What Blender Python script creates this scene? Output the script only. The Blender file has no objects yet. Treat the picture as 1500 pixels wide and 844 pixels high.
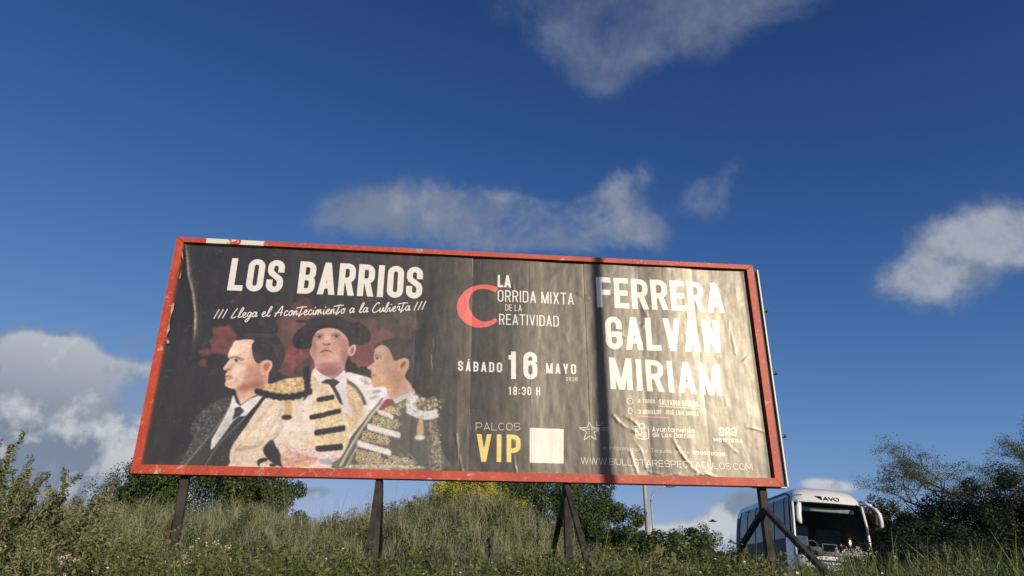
import bpy, bmesh, math, random
import numpy as np
from mathutils import Vector, Matrix

# ------------------------------------------------------------------ camera, sky, sun, exposure
SC = bpy.context.scene
COL = SC.collection
EYE = 1.6
FPX, PITCH = 1157.7918, 0.4238722
cam_data = bpy.data.cameras.new('camera')
cam_data.sensor_width = 36.0
cam_data.lens = FPX * 36.0 / 1500.0
cam_data.clip_start = 0.1
cam_data.clip_end = 5000.0
cam = bpy.data.objects.new('camera', cam_data)
COL.objects.link(cam)
cam.location = (0, 0, EYE)
cam.rotation_euler = (math.pi / 2 + PITCH, 0, 0)
SC.camera = cam

SUN_EL = math.radians(19.0)
SUN_AZ = math.radians(180.0 - 36.5)      # clockwise from +Y: behind the camera, to the right
SUN_DIR = Vector((math.sin(SUN_AZ) * math.cos(SUN_EL), math.cos(SUN_AZ) * math.cos(SUN_EL), math.sin(SUN_EL)))
sun_data = bpy.data.lights.new('sun', 'SUN')
sun_data.energy = 3.8
sun_data.angle = math.radians(0.5)
sun_data.color = (1.0, 0.865, 0.67)
sun = bpy.data.objects.new('sun', sun_data)
COL.objects.link(sun)
sun.rotation_euler = SUN_DIR.to_track_quat('Z', 'Y').to_euler()
SC.view_settings.view_transform = 'Standard'
SC.view_settings.look = 'None'
SC.view_settings.exposure = 0.0
SC.view_settings.gamma = 1.0
SC.cycles.max_bounces = 6
SC.cycles.transparent_max_bounces = 12

def ray(px, py):
    """direction through a pixel of the 1500 x 844 photograph"""
    a, b = (px - 750.0) / FPX, (422.0 - py) / FPX
    c, s = math.cos(PITCH), math.sin(PITCH)
    return Vector((a, c - b * s, s + b * c))

def at(px, py, Y):
    d = ray(px, py)
    return Vector((0, 0, EYE)) + d * (Y / d.y)

# ------------------------------------------------------------------ sky: Nishita daylight with broken cumulus
world = bpy.data.worlds.new('World')
SC.world = world
world.use_nodes = True
def build_sky():
    nt = world.node_tree; N, Lk = nt.nodes, nt.links; N.clear()
    out = N.new('ShaderNodeOutputWorld')
    sky = N.new('ShaderNodeTexSky'); sky.sky_type = 'NISHITA'; sky.sun_disc = False
    sky.sun_elevation = SUN_EL; sky.sun_rotation = SUN_AZ
    sky.altitude = 0.0; sky.air_density = 0.5; sky.dust_density = SKY_DUST; sky.ozone_density = SKY_OZONE
    bg = N.new('ShaderNodeBackground'); bg.inputs['Strength'].default_value = SKY_STR
    # clear-air contrast: darker zenith, paler horizon
    gm = N.new('ShaderNodeGamma'); gm.inputs['Gamma'].default_value = 1.9; Lk.new(sky.outputs[0], gm.inputs['Color'])
    def vm(op, a, b):
        n = N.new('ShaderNodeVectorMath'); n.operation = op
        for i, v in enumerate((a, b)):
            if isinstance(v, tuple): n.inputs[i].default_value = v
            else: Lk.new(v, n.inputs[i])
        return n
    soft = vm('ADD', vm('MULTIPLY', gm.outputs[0], (.41, .375, .171)).outputs[0], (1.0, 1.0, 1.0))
    cl = vm('DIVIDE', vm('MULTIPLY', gm.outputs[0], SKY_TINT).outputs[0], soft.outputs[0])
    Lk.new(cl.outputs[0], bg.inputs['Color'])
    tc = N.new('ShaderNodeTexCoord'); d = tc.outputs['Generated']
    def math_(op, a, b=None, c=None, clamp=False):
        n = N.new('ShaderNodeMath'); n.operation = op; n.use_clamp = clamp
        for i, v in enumerate((a, b, c)):
            if v is None: continue
            if isinstance(v, (int, float)): n.inputs[i].default_value = v
            else: Lk.new(v, n.inputs[i])
        return n.outputs[0]
    def vmath(op, a, b):
        n = N.new('ShaderNodeVectorMath'); n.operation = op
        for i, v in enumerate((a, b)):
            if isinstance(v, (tuple, list, Vector)): n.inputs[i].default_value = tuple(v)
            else: Lk.new(v, n.inputs[i])
        return n.outputs['Value'] if op == 'DOT_PRODUCT' else n.outputs['Vector']
    def noise(scale, detail, rough, dist=0.0, off=(0, 0, 0), vec=None):
        n = N.new('ShaderNodeTexNoise'); n.inputs['Scale'].default_value = scale; n.inputs['Detail'].default_value = detail
        n.inputs['Roughness'].default_value = rough; n.inputs['Distortion'].default_value = dist
        Lk.new(vmath('ADD', vec if vec is not None else d, off), n.inputs['Vector']); return n.outputs['Fac']
    def ramp(v, a, b):
        n = N.new('ShaderNodeMapRange'); n.interpolation_type = 'SMOOTHSTEP'; n.inputs['From Min'].default_value = a; n.inputs['From Max'].default_value = b
        Lk.new(v, n.inputs['Value']); return n.outputs['Result']
    def spot(px, py, rx, ry, rot=0):
        """soft elliptical patch of sky round a direction; 1 in the middle, falling to 0 and below outside"""
        D0 = ray(px, py).normalized(); c, s = math.cos(math.radians(rot)), math.sin(math.radians(rot))
        A = (ray(px + c * rx, py + s * rx).normalized() - D0); B = (ray(px - s * ry, py + c * ry).normalized() - D0)
        a = math_('MULTIPLY_ADD', vmath('DOT_PRODUCT', d, A / A.length_squared), 1.0, -D0.dot(A / A.length_squared))
        b = math_('MULTIPLY_ADD', vmath('DOT_PRODUCT', d, B / B.length_squared), 1.0, -D0.dot(B / B.length_squared))
        q = math_('ADD', math_('MULTIPLY', a, a), math_('MULTIPLY', b, b))
        front = math_('GREATER_THAN', vmath('DOT_PRODUCT', d, D0), 0.3)
        return math_('MULTIPLY', math_('EXPONENT', math_('MULTIPLY', q, -1.0)), front)
    def total(lst):
        v = lst[0]
        for w in lst[1:]: v = math_('ADD', v, w)
        return math_('MINIMUM', v, 1.0)
    # warped coordinates give the wispy edges
    wn = N.new('ShaderNodeTexNoise'); wn.inputs['Scale'].default_value = 7.0; wn.inputs['Detail'].default_value = 3.0
    Lk.new(d, wn.inputs['Vector'])
    warp = vmath('ADD', d, vmath('MULTIPLY', vmath('SUBTRACT', wn.outputs['Color'], (.5, .5, .5)), (.06, .06, .06)))
    f_fine = noise(8.0, 12.0, .66, .25, (3.1, 1.7, .4), warp)
    f_mid = noise(4.5, 8.0, .55, .1, (7.7, 2.2, 5.0), warp)
    f_puff = noise(8.5, 9.0, .56, .0, (1.3, 8.8, 2.1))
    f_puff2 = noise(8.5, 9.0, .56, .0, (1.3 + .010, 8.8 - .006, 2.1 + .030))   # the same puffs sampled a step towards the light
    lay = []
    def layer(m, f, lo, hi, op, amp=3.4):
        v = math_('ADD', m, math_('MULTIPLY', math_('SUBTRACT', f, .5), amp))
        return math_('MULTIPLY', math_('MULTIPLY', ramp(v, lo, hi), ramp(m, .03, .35)), op)
    # thin veil high up
    top = layer(total([spot(870, -10, 130, 60, 4), spot(1090, -5, 150, 50, -6), spot(845, 62, 66, 36, 20), spot(975, 66, 96, 34, -10), spot(880, 118, 46, 30, 0)]), f_fine, .12, 1.75, .58, 3.0)
    mid = layer(total([spot(545, 315, 80, 28, -3), spot(690, 310, 110, 38, 6), spot(800, 318, 100, 34, 6), spot(890, 290, 80, 26, -30), spot(760, 345, 100, 26, 0), spot(930, 335, 50, 24, 25)]), f_fine, .16, 1.35, .86, 3.5)
    wisp = layer(total([spot(1050, 262, 72, 20, -35), spot(1040, 295, 34, 24, 0), spot(105, 490, 24, 12, 0), spot(200, 505, 30, 16, 0)]), f_fine, .30, 1.6, .55, 3.6)
    right = layer(total([spot(1410, 372, 84, 54, -25), spot(1455, 340, 60, 44, -20), spot(1350, 410, 54, 40, -10), spot(1520, 350, 30, 44, 0)]), f_fine, .14, 1.15, .86, 2.8)
    big = layer(total([spot(-60, 650, 190, 100, 0), spot(110, 645, 150, 78, 0), spot(38, 525, 40, 34, 0), spot(95, 532, 46, 28, 0), spot(165, 555, 74, 40, 0), spot(225, 620, 60, 70, 0), spot(110, 720, 160, 50, 0)]), f_puff, .28, .78, .96, 3.3)
    low = layer(total([spot(1050, 772, 74, 28, -25), spot(1085, 742, 42, 28, -10), spot(450, 722, 55, 12, 0), spot(990, 790, 60, 18, 0), spot(1215, 712, 36, 10, 0), spot(240, 735, 70, 20, 0)]), f_puff, .20, .95, .88, 3.2)
    # the rest of the sky carries the same scattered clouds, thinning out overhead
    sep = N.new('ShaderNodeSeparateXYZ'); Lk.new(d, sep.inputs[0]); sepz = sep.outputs['Z']
    view = spot(750, 422, 1050, 620)
    away = math_('SUBTRACT', 1.0, ramp(view, .08, .30), clamp=True)
    hz = math_('MULTIPLY', ramp(sep.outputs['Z'], .0, .06), math_('SUBTRACT', 1.0, ramp(sep.outputs['Z'], .55, .95)))
    rest = math_('MULTIPLY', math_('MULTIPLY', ramp(noise(2.6, 8, .55, .1, (4, 9, 1), warp), .54, .72), .75), math_('MULTIPLY', away, hz))
    dens = top
    for l in (mid, wisp, right, big, low, rest):
        dens = math_('SUBTRACT', 1.0, math_('MULTIPLY', math_('SUBTRACT', 1.0, dens), math_('SUBTRACT', 1.0, l)))
    lit = ramp(math_('ADD', math_('MULTIPLY', math_('SUBTRACT', f_puff, f_puff2), 2.4), noise(5.0, 5.0, .5, 0, (2, 2, 9))), .32, .72)
    lit = math_('ADD', lit, math_('MULTIPLY', math_('MULTIPLY', math_('SUBTRACT', sepz, .215), 7.5), big), clamp=True)
    thick = math_('MAXIMUM', big, math_('MAXIMUM', low, math_('MULTIPLY', right, .42)))
    lit = math_('MULTIPLY', lit, math_('MULTIPLY_ADD', thick, .66, .20))
    mixc = N.new('ShaderNodeMix'); mixc.data_type = 'RGBA'
    k = 1.0 / SKY_STR
    mixc.inputs[6].default_value = (.20 * k, .245 * k, .33 * k, 1); mixc.inputs[7].default_value = (.68 * k, .69 * k, .71 * k, 1)
    Lk.new(lit, mixc.inputs[0])
    bc = N.new('ShaderNodeBackground'); bc.inputs['Strength'].default_value = SKY_STR
    Lk.new(mixc.outputs[2], bc.inputs['Color'])
    ms = N.new('ShaderNodeMixShader'); Lk.new(dens, ms.inputs[0]); Lk.new(bg.outputs[0], ms.inputs[1]); Lk.new(bc.outputs[0], ms.inputs[2])
    Lk.new(ms.outputs[0], out.inputs['Surface'])
SKY_STR, SKY_DUST, SKY_OZONE = 0.10, 0.1, 6.0
SKY_TINT = (3.8, 2.16, 1.27)
build_sky()

# ------------------------------------------------------------------ billboard frame of reference and the print on it
BW, BH = 8.2, 3.22                       # outer size of the red frame
BYAW = 0.108909
BPOS = np.array([-4.6005, 9.59976, EYE + 1.8827])
BEX = np.array([math.cos(BYAW), math.sin(BYAW), 0.0])
BNB = np.array([-math.sin(BYAW), math.cos(BYAW), 0.0])    # points away from the camera side
FR = 0.100                               # frame member width
RES = 320                                # print pixels per metre
FRT = 0.070                              # the top member is slimmer
PW, PH = BW - 2 * FR + 0.06, BH - FR - FRT + 0.06
PX0, PZ0 = FR - 0.03, FR - 0.03
POFF = 0.05                              # the print lies this far behind the frame's front face
CWI, CHI = int(PW * RES), int(PH * RES)

def photo_to_print(p):
    p = np.asarray(p, float)
    a, b = (p[..., 0] - 750.0) / FPX, (422.0 - p[..., 1]) / FPX
    c, s = math.cos(PITCH), math.sin(PITCH)
    d = np.stack([a, c - b * s, s + b * c], -1)
    o = np.array([0, 0, EYE]) - (BPOS + BNB * POFF)
    t = -(o @ BNB) / (d @ BNB)
    q = o + d * t[..., None]
    return np.stack([(q @ BEX - PX0) * RES, (PH - (q[..., 2] - PZ0)) * RES], -1)

CAN = np.zeros((CHI, CWI, 3)) + np.array([0.165, 0.160, 0.158])
RNG = np.random.default_rng(5)

def blur1(m, s):
    if s <= 0: return m
    r = max(1, int(math.ceil(s * 2.5)))
    k = np.exp(-0.5 * (np.arange(-r, r + 1) / s) ** 2); k /= k.sum()
    m = np.pad(m, r, mode='edge')
    m = sum(k[i] * m[i:m.shape[0] - 2 * r + i, :] for i in range(2 * r + 1))
    return sum(k[i] * m[:, i:m.shape[1] - 2 * r + i] for i in range(2 * r + 1))

def vnoise(h, w, cell, seed, sx=1.0):
    r = np.random.default_rng(seed)
    gh, gw = int(h / cell) + 3, int(w / (cell * sx)) + 3
    g = r.random((gh, gw))
    y = np.arange(h) / cell; x = np.arange(w) / (cell * sx)
    yi, xi = y.astype(int), x.astype(int)
    fy, fx = y - yi, x - xi
    fy, fx = (fy * fy * (3 - 2 * fy))[:, None], (fx * fx * (3 - 2 * fx))[None]
    a, b = g[yi][:, xi], g[yi][:, xi + 1]
    c, d = g[yi + 1][:, xi], g[yi + 1][:, xi + 1]
    return (a * (1 - fx) + b * fx) * (1 - fy) + (c * (1 - fx) + d * fx) * fy

def smooth_pts(p, n=5):
    p = np.asarray(p, float); N = len(p); out = []
    for i in range(N):
        p0, p1, p2, p3 = p[i - 1], p[i], p[(i + 1) % N], p[(i + 2) % N]
        for k in range(n):
            t = k / n
            out.append(0.5 * (2 * p1 + (p2 - p0) * t + (2 * p0 - 5 * p1 + 4 * p2 - p3) * t * t + (3 * p1 - p0 - 3 * p2 + p3) * t ** 3))
    return np.array(out)

def poly_mask(p, blur=0):
    pad = int(blur * 3) + 2
    x0, y0 = np.floor(p.min(0)).astype(int) - pad; x1, y1 = np.ceil(p.max(0)).astype(int) + pad
    x0, y0, x1, y1 = max(x0, 0), max(y0, 0), min(x1, CWI), min(y1, CHI)
    if x1 <= x0 or y1 <= y0: return None
    S = 3
    X = x0 + (np.arange((x1 - x0) * S) + .5) / S; Y = y0 + (np.arange((y1 - y0) * S) + .5) / S
    m = np.zeros((len(Y), len(X)), bool)
    for i in range(len(p)):
        (ax, ay), (bx, by) = p[i], p[(i + 1) % len(p)]
        if ay == by: continue
        lo, hi = min(ay, by), max(ay, by)
        i0, i1 = np.searchsorted(Y, lo), np.searchsorted(Y, hi)
        if i1 <= i0: continue
        xc = ax + (Y[i0:i1] - ay) / (by - ay) * (bx - ax)
        m[i0:i1] ^= X[None] < xc[:, None]
    m = m.reshape(y1 - y0, S, x1 - x0, S).mean((1, 3))
    if blur: m = blur1(m, blur)
    return (x0, y0, x1, y1, m)

def put(M, col, alpha=1.0, clip=None):
    if M is None: return
    x0, y0, x1, y1, m = M
    m = m * alpha
    if clip is not None:
        cm = np.zeros_like(m)
        a0, b0, a1, b1, c = clip
        u0, v0, u1, v1 = max(x0, a0), max(y0, b0), min(x1, a1), min(y1, b1)
        if u1 <= u0 or v1 <= v0: return
        cm[v0 - y0:v1 - y0, u0 - x0:u1 - x0] = c[v0 - b0:v1 - b0, u0 - a0:u1 - a0]
        m = m * cm
    CAN[y0:y1, x0:x1] += (np.asarray(col, float) - CAN[y0:y1, x0:x1]) * m[..., None]

def C255(*c): return np.array(c, float) / 255.0

class Zoom:
    """draws with the coordinates of one enlarged crop of the photograph"""
    def __init__(s, sc, ox, oy): s.sc, s.o = sc, np.array([ox, oy], float)
    def P(s, pts): return photo_to_print(np.asarray(pts, float) / s.sc + s.o)
    def k(s): return RES / 117.0 / s.sc
    def poly(s, pts, col, alpha=1, blur=0, smooth=True, clip=None):
        q = s.P(pts)
        if smooth: q = smooth_pts(q)
        M = poly_mask(q, blur * s.k())
        put(M, C255(*col), alpha, clip)
        return M
    def blob(s, x, y, rx, ry, col, alpha=1, soft=.35, rot=0, clip=None):
        t = np.linspace(0, 2 * np.pi, 28, endpoint=False); cr, sr = math.cos(math.radians(rot)), math.sin(math.radians(rot))
        px, py = rx * np.cos(t), ry * np.sin(t)
        return s.poly(np.stack([x + px * cr - py * sr, y + px * sr + py * cr], -1), col, alpha, soft * min(rx, ry), False, clip)
    def line(s, pts, w, col, alpha=1, blur=0, clip=None, taper=False):
        pts = np.asarray(pts, float)
        if len(pts) > 2:
            q = np.vstack([2 * pts[0] - pts[1], pts, 2 * pts[-1] - pts[-2]]); out = []
            for i in range(1, len(q) - 2):
                for k in range(6):
                    t = k / 6; p0, p1, p2, p3 = q[i - 1:i + 3]
                    out.append(0.5 * (2 * p1 + (p2 - p0) * t + (2 * p0 - 5 * p1 + 4 * p2 - p3) * t * t + (3 * p1 - p0 - 3 * p2 + p3) * t ** 3))
            out.append(pts[-1]); pts = np.array(out)
        d = np.gradient(pts, axis=0); n = np.stack([-d[:, 1], d[:, 0]], -1); n /= np.linalg.norm(n, axis=1)[:, None] + 1e-9
        ww = np.full(len(pts), w / 2.0)
        if taper: ww = ww * (0.25 + 0.75 * np.sin(np.linspace(0.15, np.pi - 0.15, len(pts))))
        put(poly_mask(s.P(np.vstack([pts + n * ww[:, None], (pts - n * ww[:, None])[::-1]])), blur * s.k()), C255(*col), alpha, clip)
    def speckle(s, M, cols, n, r0, r1, alpha=.8, seed=1, ring=False):
        if M is None: return
        x0, y0, x1, y1, m = M
        r = np.random.default_rng(seed); k = s.k()
        for _ in range(n):
            cx, cy = r.integers(x0, x1), r.integers(y0, y1)
            if m[min(cy - y0, m.shape[0] - 1), min(cx - x0, m.shape[1] - 1)] < .5: continue
            R = r.uniform(r0, r1) * k; e = r.uniform(.4, 1); th = r.uniform(0, 3.14)
            h = int(R + 2)
            a0, b0, a1, b1 = max(cx - h, x0), max(cy - h, y0), min(cx + h + 1, x1), min(cy + h + 1, y1)
            if a1 <= a0 or b1 <= b0: continue
            yy, xx = np.mgrid[b0:b1, a0:a1]
            u = (xx - cx) * math.cos(th) + (yy - cy) * math.sin(th); v = -(xx - cx) * math.sin(th) + (yy - cy) * math.cos(th)
            d = np.sqrt(u * u + (v / (1 if ring else e)) ** 2)
            w = np.clip((R * .3 - np.abs(d - R * .7)) + .5, 0, 1) if ring else np.clip(R - d + .5, 0, 1)
            w = w * m[b0 - y0:b1 - y0, a0 - x0:a1 - x0] * alpha
            c = C255(*cols[r.integers(len(cols))])
            CAN[b0:b1, a0:a1] += (c - CAN[b0:b1, a0:a1]) * w[..., None]

# ---- single-stroke lettering: condensed when narrow, round when wide. Skeleton box is 0..W x 0..1 (1 = cap height)
def arc(cx, cy, rx, ry, a0, a1, n=8):
    t = np.radians(np.linspace(a0, a1, n + 1))
    return [(cx + rx * math.cos(v), cy + ry * math.sin(v)) for v in t]

def glyph(ch, w, t):
    """list of ('s', points) strokes and ('d', x0, y0, x1, y1) slanted bars; w = skeleton width, t = stroke"""
    lo, hi = t / 2, 1 - t / 2; L, R = t / 2, w - t / 2; m = .5; W = R - L
    r = W / 2; c = (L + R) / 2
    def o(x0, x1, y0, y1):
        rr = (x1 - x0) / 2; ry = min(rr, (y1 - y0) / 2)
        return arc(x0 + rr, y1 - ry, rr, ry, 90, 180) + arc(x0 + rr, y0 + ry, rr, ry, 180, 270) + arc(x0 + rr, y0 + ry, rr, ry, 270, 360) + arc(x0 + rr, y1 - ry, rr, ry, 0, 90)
    ry = min(r, .45 - t / 2) if r > .22 else r
    S = []
    if ch in 'AÁ':
        S = [('d', c, 1, L, 0), ('d', c, 1, R, 0), ('s', [(L + W * .2, .27), (R - W * .2, .27)])]
    elif ch == 'B':
        q = min(r, (hi - m) / 2) * .98
        S = [('s', [(L, lo), (L, hi)]), ('s', [(L, hi), (R - q, hi)] + arc(R - q, hi - q, q, q, 90, 0) + arc(R - q, m + q, q, q, 0, -90) + [(L, m)]),
             ('s', [(R - q, m)] + arc(R - q, m - q, q, q, 90, 0) + arc(R - q, lo + q, q, q, 0, -90) + [(L, lo)])]
    elif ch == 'C':
        S = [('s', [(R, .68)] + [(R, hi - ry)][:1] + arc(c, hi - ry, r, ry, 0, 180)[1:] + arc(c, lo + ry, r, ry, 180, 360) + [(R, .32)])]
        if W > .55: S = [('s', arc(c, m, r, m - lo, 42, 318, 24))]
    elif ch == 'D':
        S = [('s', [(L, lo), (L, hi)]), ('s', [(L, hi), (R - ry, hi)] + arc(R - ry, hi - ry, ry, ry, 90, 0) + arc(R - ry, lo + ry, ry, ry, 0, -90) + [(L, lo)])]
    elif ch in 'EÉ': S = [('s', [(L, lo), (L, hi)]), ('s', [(L, hi), (R, hi)]), ('s', [(L, m), (R - W * .1, m)]), ('s', [(L, lo), (R, lo)])]
    elif ch == 'F': S = [('s', [(L, lo), (L, hi)]), ('s', [(L, hi), (R, hi)]), ('s', [(L, m), (R - W * .1, m)])]
    elif ch == 'G':
        S = [('s', [(R, .7)] + arc(c, hi - ry, r, ry, 0, 180) + arc(c, lo + ry, r, ry, 180, 360) + [(R, .46), (c + r * .1, .46)])]
    elif ch == 'H': S = [('s', [(L, lo), (L, hi)]), ('s', [(R, lo), (R, hi)]), ('s', [(L, m), (R, m)])]
    elif ch in 'IÍ': S = [('s', [(c, lo), (c, hi)])]
    elif ch == 'J': S = [('s', [(R, hi), (R, lo + r)] + arc(c, lo + r, r, r, 0, -150))]
    elif ch == 'K': S = [('s', [(L, lo), (L, hi)]), ('d', R, 1, L + t * .3, .35), ('d', L + W * .3, .55, R, 0)]
    elif ch == 'L': S = [('s', [(L, lo), (L, hi)]), ('s', [(L, lo), (R, lo)])]
    elif ch == 'M': S = [('s', [(L, lo), (L, hi)]), ('s', [(R, lo), (R, hi)]), ('d', L, 1, c, .0 if W < .6 else .25), ('d', R, 1, c, .0 if W < .6 else .25)]
    elif ch == 'N': S = [('s', [(L, lo), (L, hi)]), ('s', [(R, lo), (R, hi)]), ('d', L, 1, R, 0)]
    elif ch in 'OÓ0': S = [('s', o(L, R, lo, hi) + [o(L, R, lo, hi)[0]])]
    elif ch == 'Q': S = [('s', o(L, R, lo, hi) + [o(L, R, lo, hi)[0]]), ('d', c, .25, R, 0)]
    elif ch == 'P':
        q = min(r, (hi - .42) / 2)
        S = [('s', [(L, lo), (L, hi)]), ('s', [(L, hi), (R - q, hi)] + arc(R - q, hi - q, q, q, 90, 0) + arc(R - q, .42 + q, q, q, 0, -90) + [(L, .42)])]
    elif ch == 'R':
        q = min(r, (hi - .47) / 2)
        S = [('s', [(L, lo), (L, hi)]), ('s', [(L, hi), (R - q, hi)] + arc(R - q, hi - q, q, q, 90, 0) + arc(R - q, .47 + q, q, q, 0, -90) + [(L, .47)]), ('d', c + W * .05, .5, R, 0)]
    elif ch == 'S':
        ry2 = min(ry, .26)
        S = [('s', [(R, .70)] + arc(c, hi - ry2, r, ry2, 0, 180) + [(L, .66), (L + W * .12, .585), (R - W * .12, .42), (R, .34)] + arc(c, lo + ry2, r, ry2, 0, -180) + [(L, .30)])]
        if W > .45: S = [('s', [(R, .80)] + arc(c, hi - .2, r, .2, 25, 180) + arc(c, m + .22 - t / 2, r, .22, 180, 255, 4) + arc(c, m - .22 + t / 2, r, .22, 75, 0, 4) + arc(c, lo + .2, r, .2, 0, -155))]
    elif ch == 'T': S = [('s', [(c, lo), (c, hi)]), ('s', [(L, hi), (R, hi)])]
    elif ch == 'U': S = [('s', [(L, hi), (L, lo + ry)] + arc(c, lo + ry, r, ry, 180, 360) + [(R, hi)])]
    elif ch == 'V': S = [('d', L, 1, c, 0), ('d', R, 1, c, 0)]
    elif ch == 'W': S = [('d', L, 1, L + W * .25, 0), ('d', c, 1, L + W * .25, 0), ('d', c, 1, R - W * .25, 0), ('d', R, 1, R - W * .25, 0)]
    elif ch == 'X': S = [('d', L, 1, R, 0), ('d', R, 1, L, 0)]
    elif ch == 'Y': S = [('d', L, 1, c, .38), ('d', R, 1, c, .38), ('s', [(c, lo), (c, .42)])]
    elif ch == '1': S = [('s', [(c + W * .1, lo), (c + W * .1, hi)]), ('s', [(c - W * .35, hi - .13), (c, hi - .13), ])]
    elif ch == '2': S = [('s', [(L, .7)] + arc(c, hi - r, r, r, 180, 0) + [(R, .62), (L, lo)]), ('s', [(L, lo), (R, lo)])]
    elif ch == '3': S = [('s', [(L, .75)] + arc(c, hi - r, r, r, 180, 0) + [(R, .6), (c, .52), (R, .42)] + arc(c, lo + r, r, r, 0, -180) + [(L, .25)])]
    elif ch == '4': S = [('s', [(R - W * .2, lo), (R - W * .2, hi)]), ('s', [(R - W * .2, hi), (L, .25)]), ('s', [(L, .22), (R, .22)])]
    elif ch == '6':
        S = [('s', [(R, .72)] + arc(c, hi - r, r, r, 0, 180) + [(L, lo + r)] + arc(c, lo + r, r, r, 180, 360) + arc(c, .6 - r, r, r, 0, 180))]
    elif ch == '8': S = [('s', o(L + W * .05, R - W * .05, m, hi) + [o(L + W * .05, R - W * .05, m, hi)[0]]), ('s', o(L, R, lo, m) + [o(L, R, lo, m)[0]])]
    elif ch == '9': S = [('s', [(L, .28)] + arc(c, lo + r, r, r, 180, 360) + [(R, hi - r)] + arc(c, hi - r, r, r, 0, 180) + arc(c, .4 + r, r, r, 180, 360))]
    elif ch == ':': S = [('s', [(c, .18), (c, .2)]), ('s', [(c, .62), (c, .64)])]
    elif ch == '.': S = [('s', [(c, lo), (c, lo + .01)])]
    elif ch == '+': S = [('s', [(L, .4), (R, .4)]), ('s', [(c, .15), (c, .65)])]
    else:                                                     # lower case, x height .72
        x = .74 - t / 2; rr = (x - lo) / 2; bowl = arc(c, lo + rr, r, rr, 0, 360, 20)
        if ch == 'a': S = [('s', bowl), ('s', [(R, lo), (R, x)])]
        elif ch == 'b': S = [('s', bowl), ('s', [(L, lo), (L, hi)])]
        elif ch == 'd': S = [('s', bowl), ('s', [(R, lo), (R, hi)])]
        elif ch == 'q': S = [('s', bowl), ('s', [(R, -.25), (R, x)])]
        elif ch == 'p': S = [('s', bowl), ('s', [(L, -.25), (L, x)])]
        elif ch == 'o' or ch == 'ó': S = [('s', bowl)]
        elif ch == 'c': S = [('s', arc(c, lo + rr, r, rr, 50, 310, 16))]
        elif ch == 'e': S = [('s', [(L, lo + rr)] + [(R, lo + rr)] + arc(c, lo + rr, r, rr, 0, 310, 18))]
        elif ch in 'ií': S = [('s', [(c, lo), (c, x)])] + ([('s', [(c, .93), (c, .94)])] if ch == 'i' else [])
        elif ch == 'l': S = [('s', [(c, lo), (c, hi)])]
        elif ch == 'f': S = [('s', [(c, lo), (c, hi - r * .8)] + arc(c + r * .8, hi - r * .8, r * .8, r * .8, 180, 90, 4)), ('s', [(L, x), (R, x)])]
        elif ch == 't': S = [('s', [(c, .95), (c, lo + .05), (R, lo)]), ('s', [(L, x), (R, x)])]
        elif ch == 'm': S = [('s', [(L, lo), (L, x)]), ('s', [(L, x - r / 2)] + arc(L + r / 2, x - r / 2, r / 2, r / 2, 180, 0, 6) + [(c, lo)]), ('s', [(c, x - r / 2)] + arc(c + r / 2, x - r / 2, r / 2, r / 2, 180, 0, 6) + [(R, lo)])]
        elif ch == 'n': S = [('s', [(L, lo), (L, x)]), ('s', [(L, x - r)] + arc(c, x - r, r, r, 180, 0, 8) + [(R, lo)])]
        elif ch == 'r': S = [('s', [(L, lo), (L, x)]), ('s', [(L, x - r)] + arc(c, x - r, r, r, 180, 60, 6))]
        elif ch == 'u': S = [('s', [(L, x), (L, lo + r)] + arc(c, lo + r, r, r, 180, 360, 8) + [(R, x)]), ('s', [(R, lo), (R, x)])]
        elif ch == 's': S = [('s', [(R, x - .08), (c, x), (L, x - .12), (c, (x + lo) / 2), (R, lo + .12), (c, lo), (L, lo + .08)])]
        elif ch == 'v': S = [('d', L, .74, c, 0), ('d', R, .74, c, 0)]
        elif ch == 'y': S = [('d', L, .74, c, 0), ('d', R, .74, L, -.28)]
    if ch in 'ÁÉÍÓíó': 
        b = 1.06 if ch in 'ÁÉÍÓ' else .84
        S.append(('d', c + W * .18, b + .17, c - W * .05, b))
    return S

def gwidth(ch, w, t):
    if ch in 'IÍilí': return t * 1.02
    if ch in ':.': return t * 1.1
    if ch == '1': return w * .62 + t * .3
    if ch in 'M': return w * 1.28
    if ch == 'm': return w * 1.5
    if ch == 'W': return w * 1.45
    if ch in 'LEÉF': return w * .88
    if ch in 'rft': return w * .68
    if ch in 'AVXY' and w < .5: return w * 1.06
    if ch in 'abcdenopqsuvy': return w * .95
    return w

def stroke_mask(pts, hw, cap=True):
    p = np.asarray(pts, float)
    pad = hw * 1.5 + 2
    x0, y0 = np.floor(p.min(0) - pad).astype(int); x1, y1 = np.ceil(p.max(0) + pad).astype(int)
    x0, y0, x1, y1 = max(x0, 0), max(y0, 0), min(x1, CWI), min(y1, CHI)
    if x1 <= x0 or y1 <= y0: return None
    yy, xx = np.mgrid[y0:y1, x0:x1]; xx = xx + .5; yy = yy + .5
    best = np.zeros(xx.shape)
    n = len(p) - 1
    closed = np.hypot(*(p[0] - p[-1])) < 1e-6
    for i in range(n):
        a, b = p[i], p[i + 1]; d = b - a; l = math.hypot(*d)
        if l < 1e-6: continue
        d = d / l; u = (xx - a[0]) * d[0] + (yy - a[1]) * d[1]; v = np.abs(-(xx - a[0]) * d[1] + (yy - a[1]) * d[0])
        e0 = hw if (i == 0 and cap and not closed) else 0; e1 = hw if (i == n - 1 and cap and not closed) else 0
        c = np.clip(hw - v + .5, 0, 1) * np.clip(u + e0 + .5, 0, 1) * np.clip(l + e1 - u + .5, 0, 1)
        best = np.maximum(best, c)
        if i > 0 or closed: best = np.maximum(best, np.clip(hw - np.hypot(xx - a[0], yy - a[1]) + .5, 0, 1))
    return (x0, y0, x1, y1, best)

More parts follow.
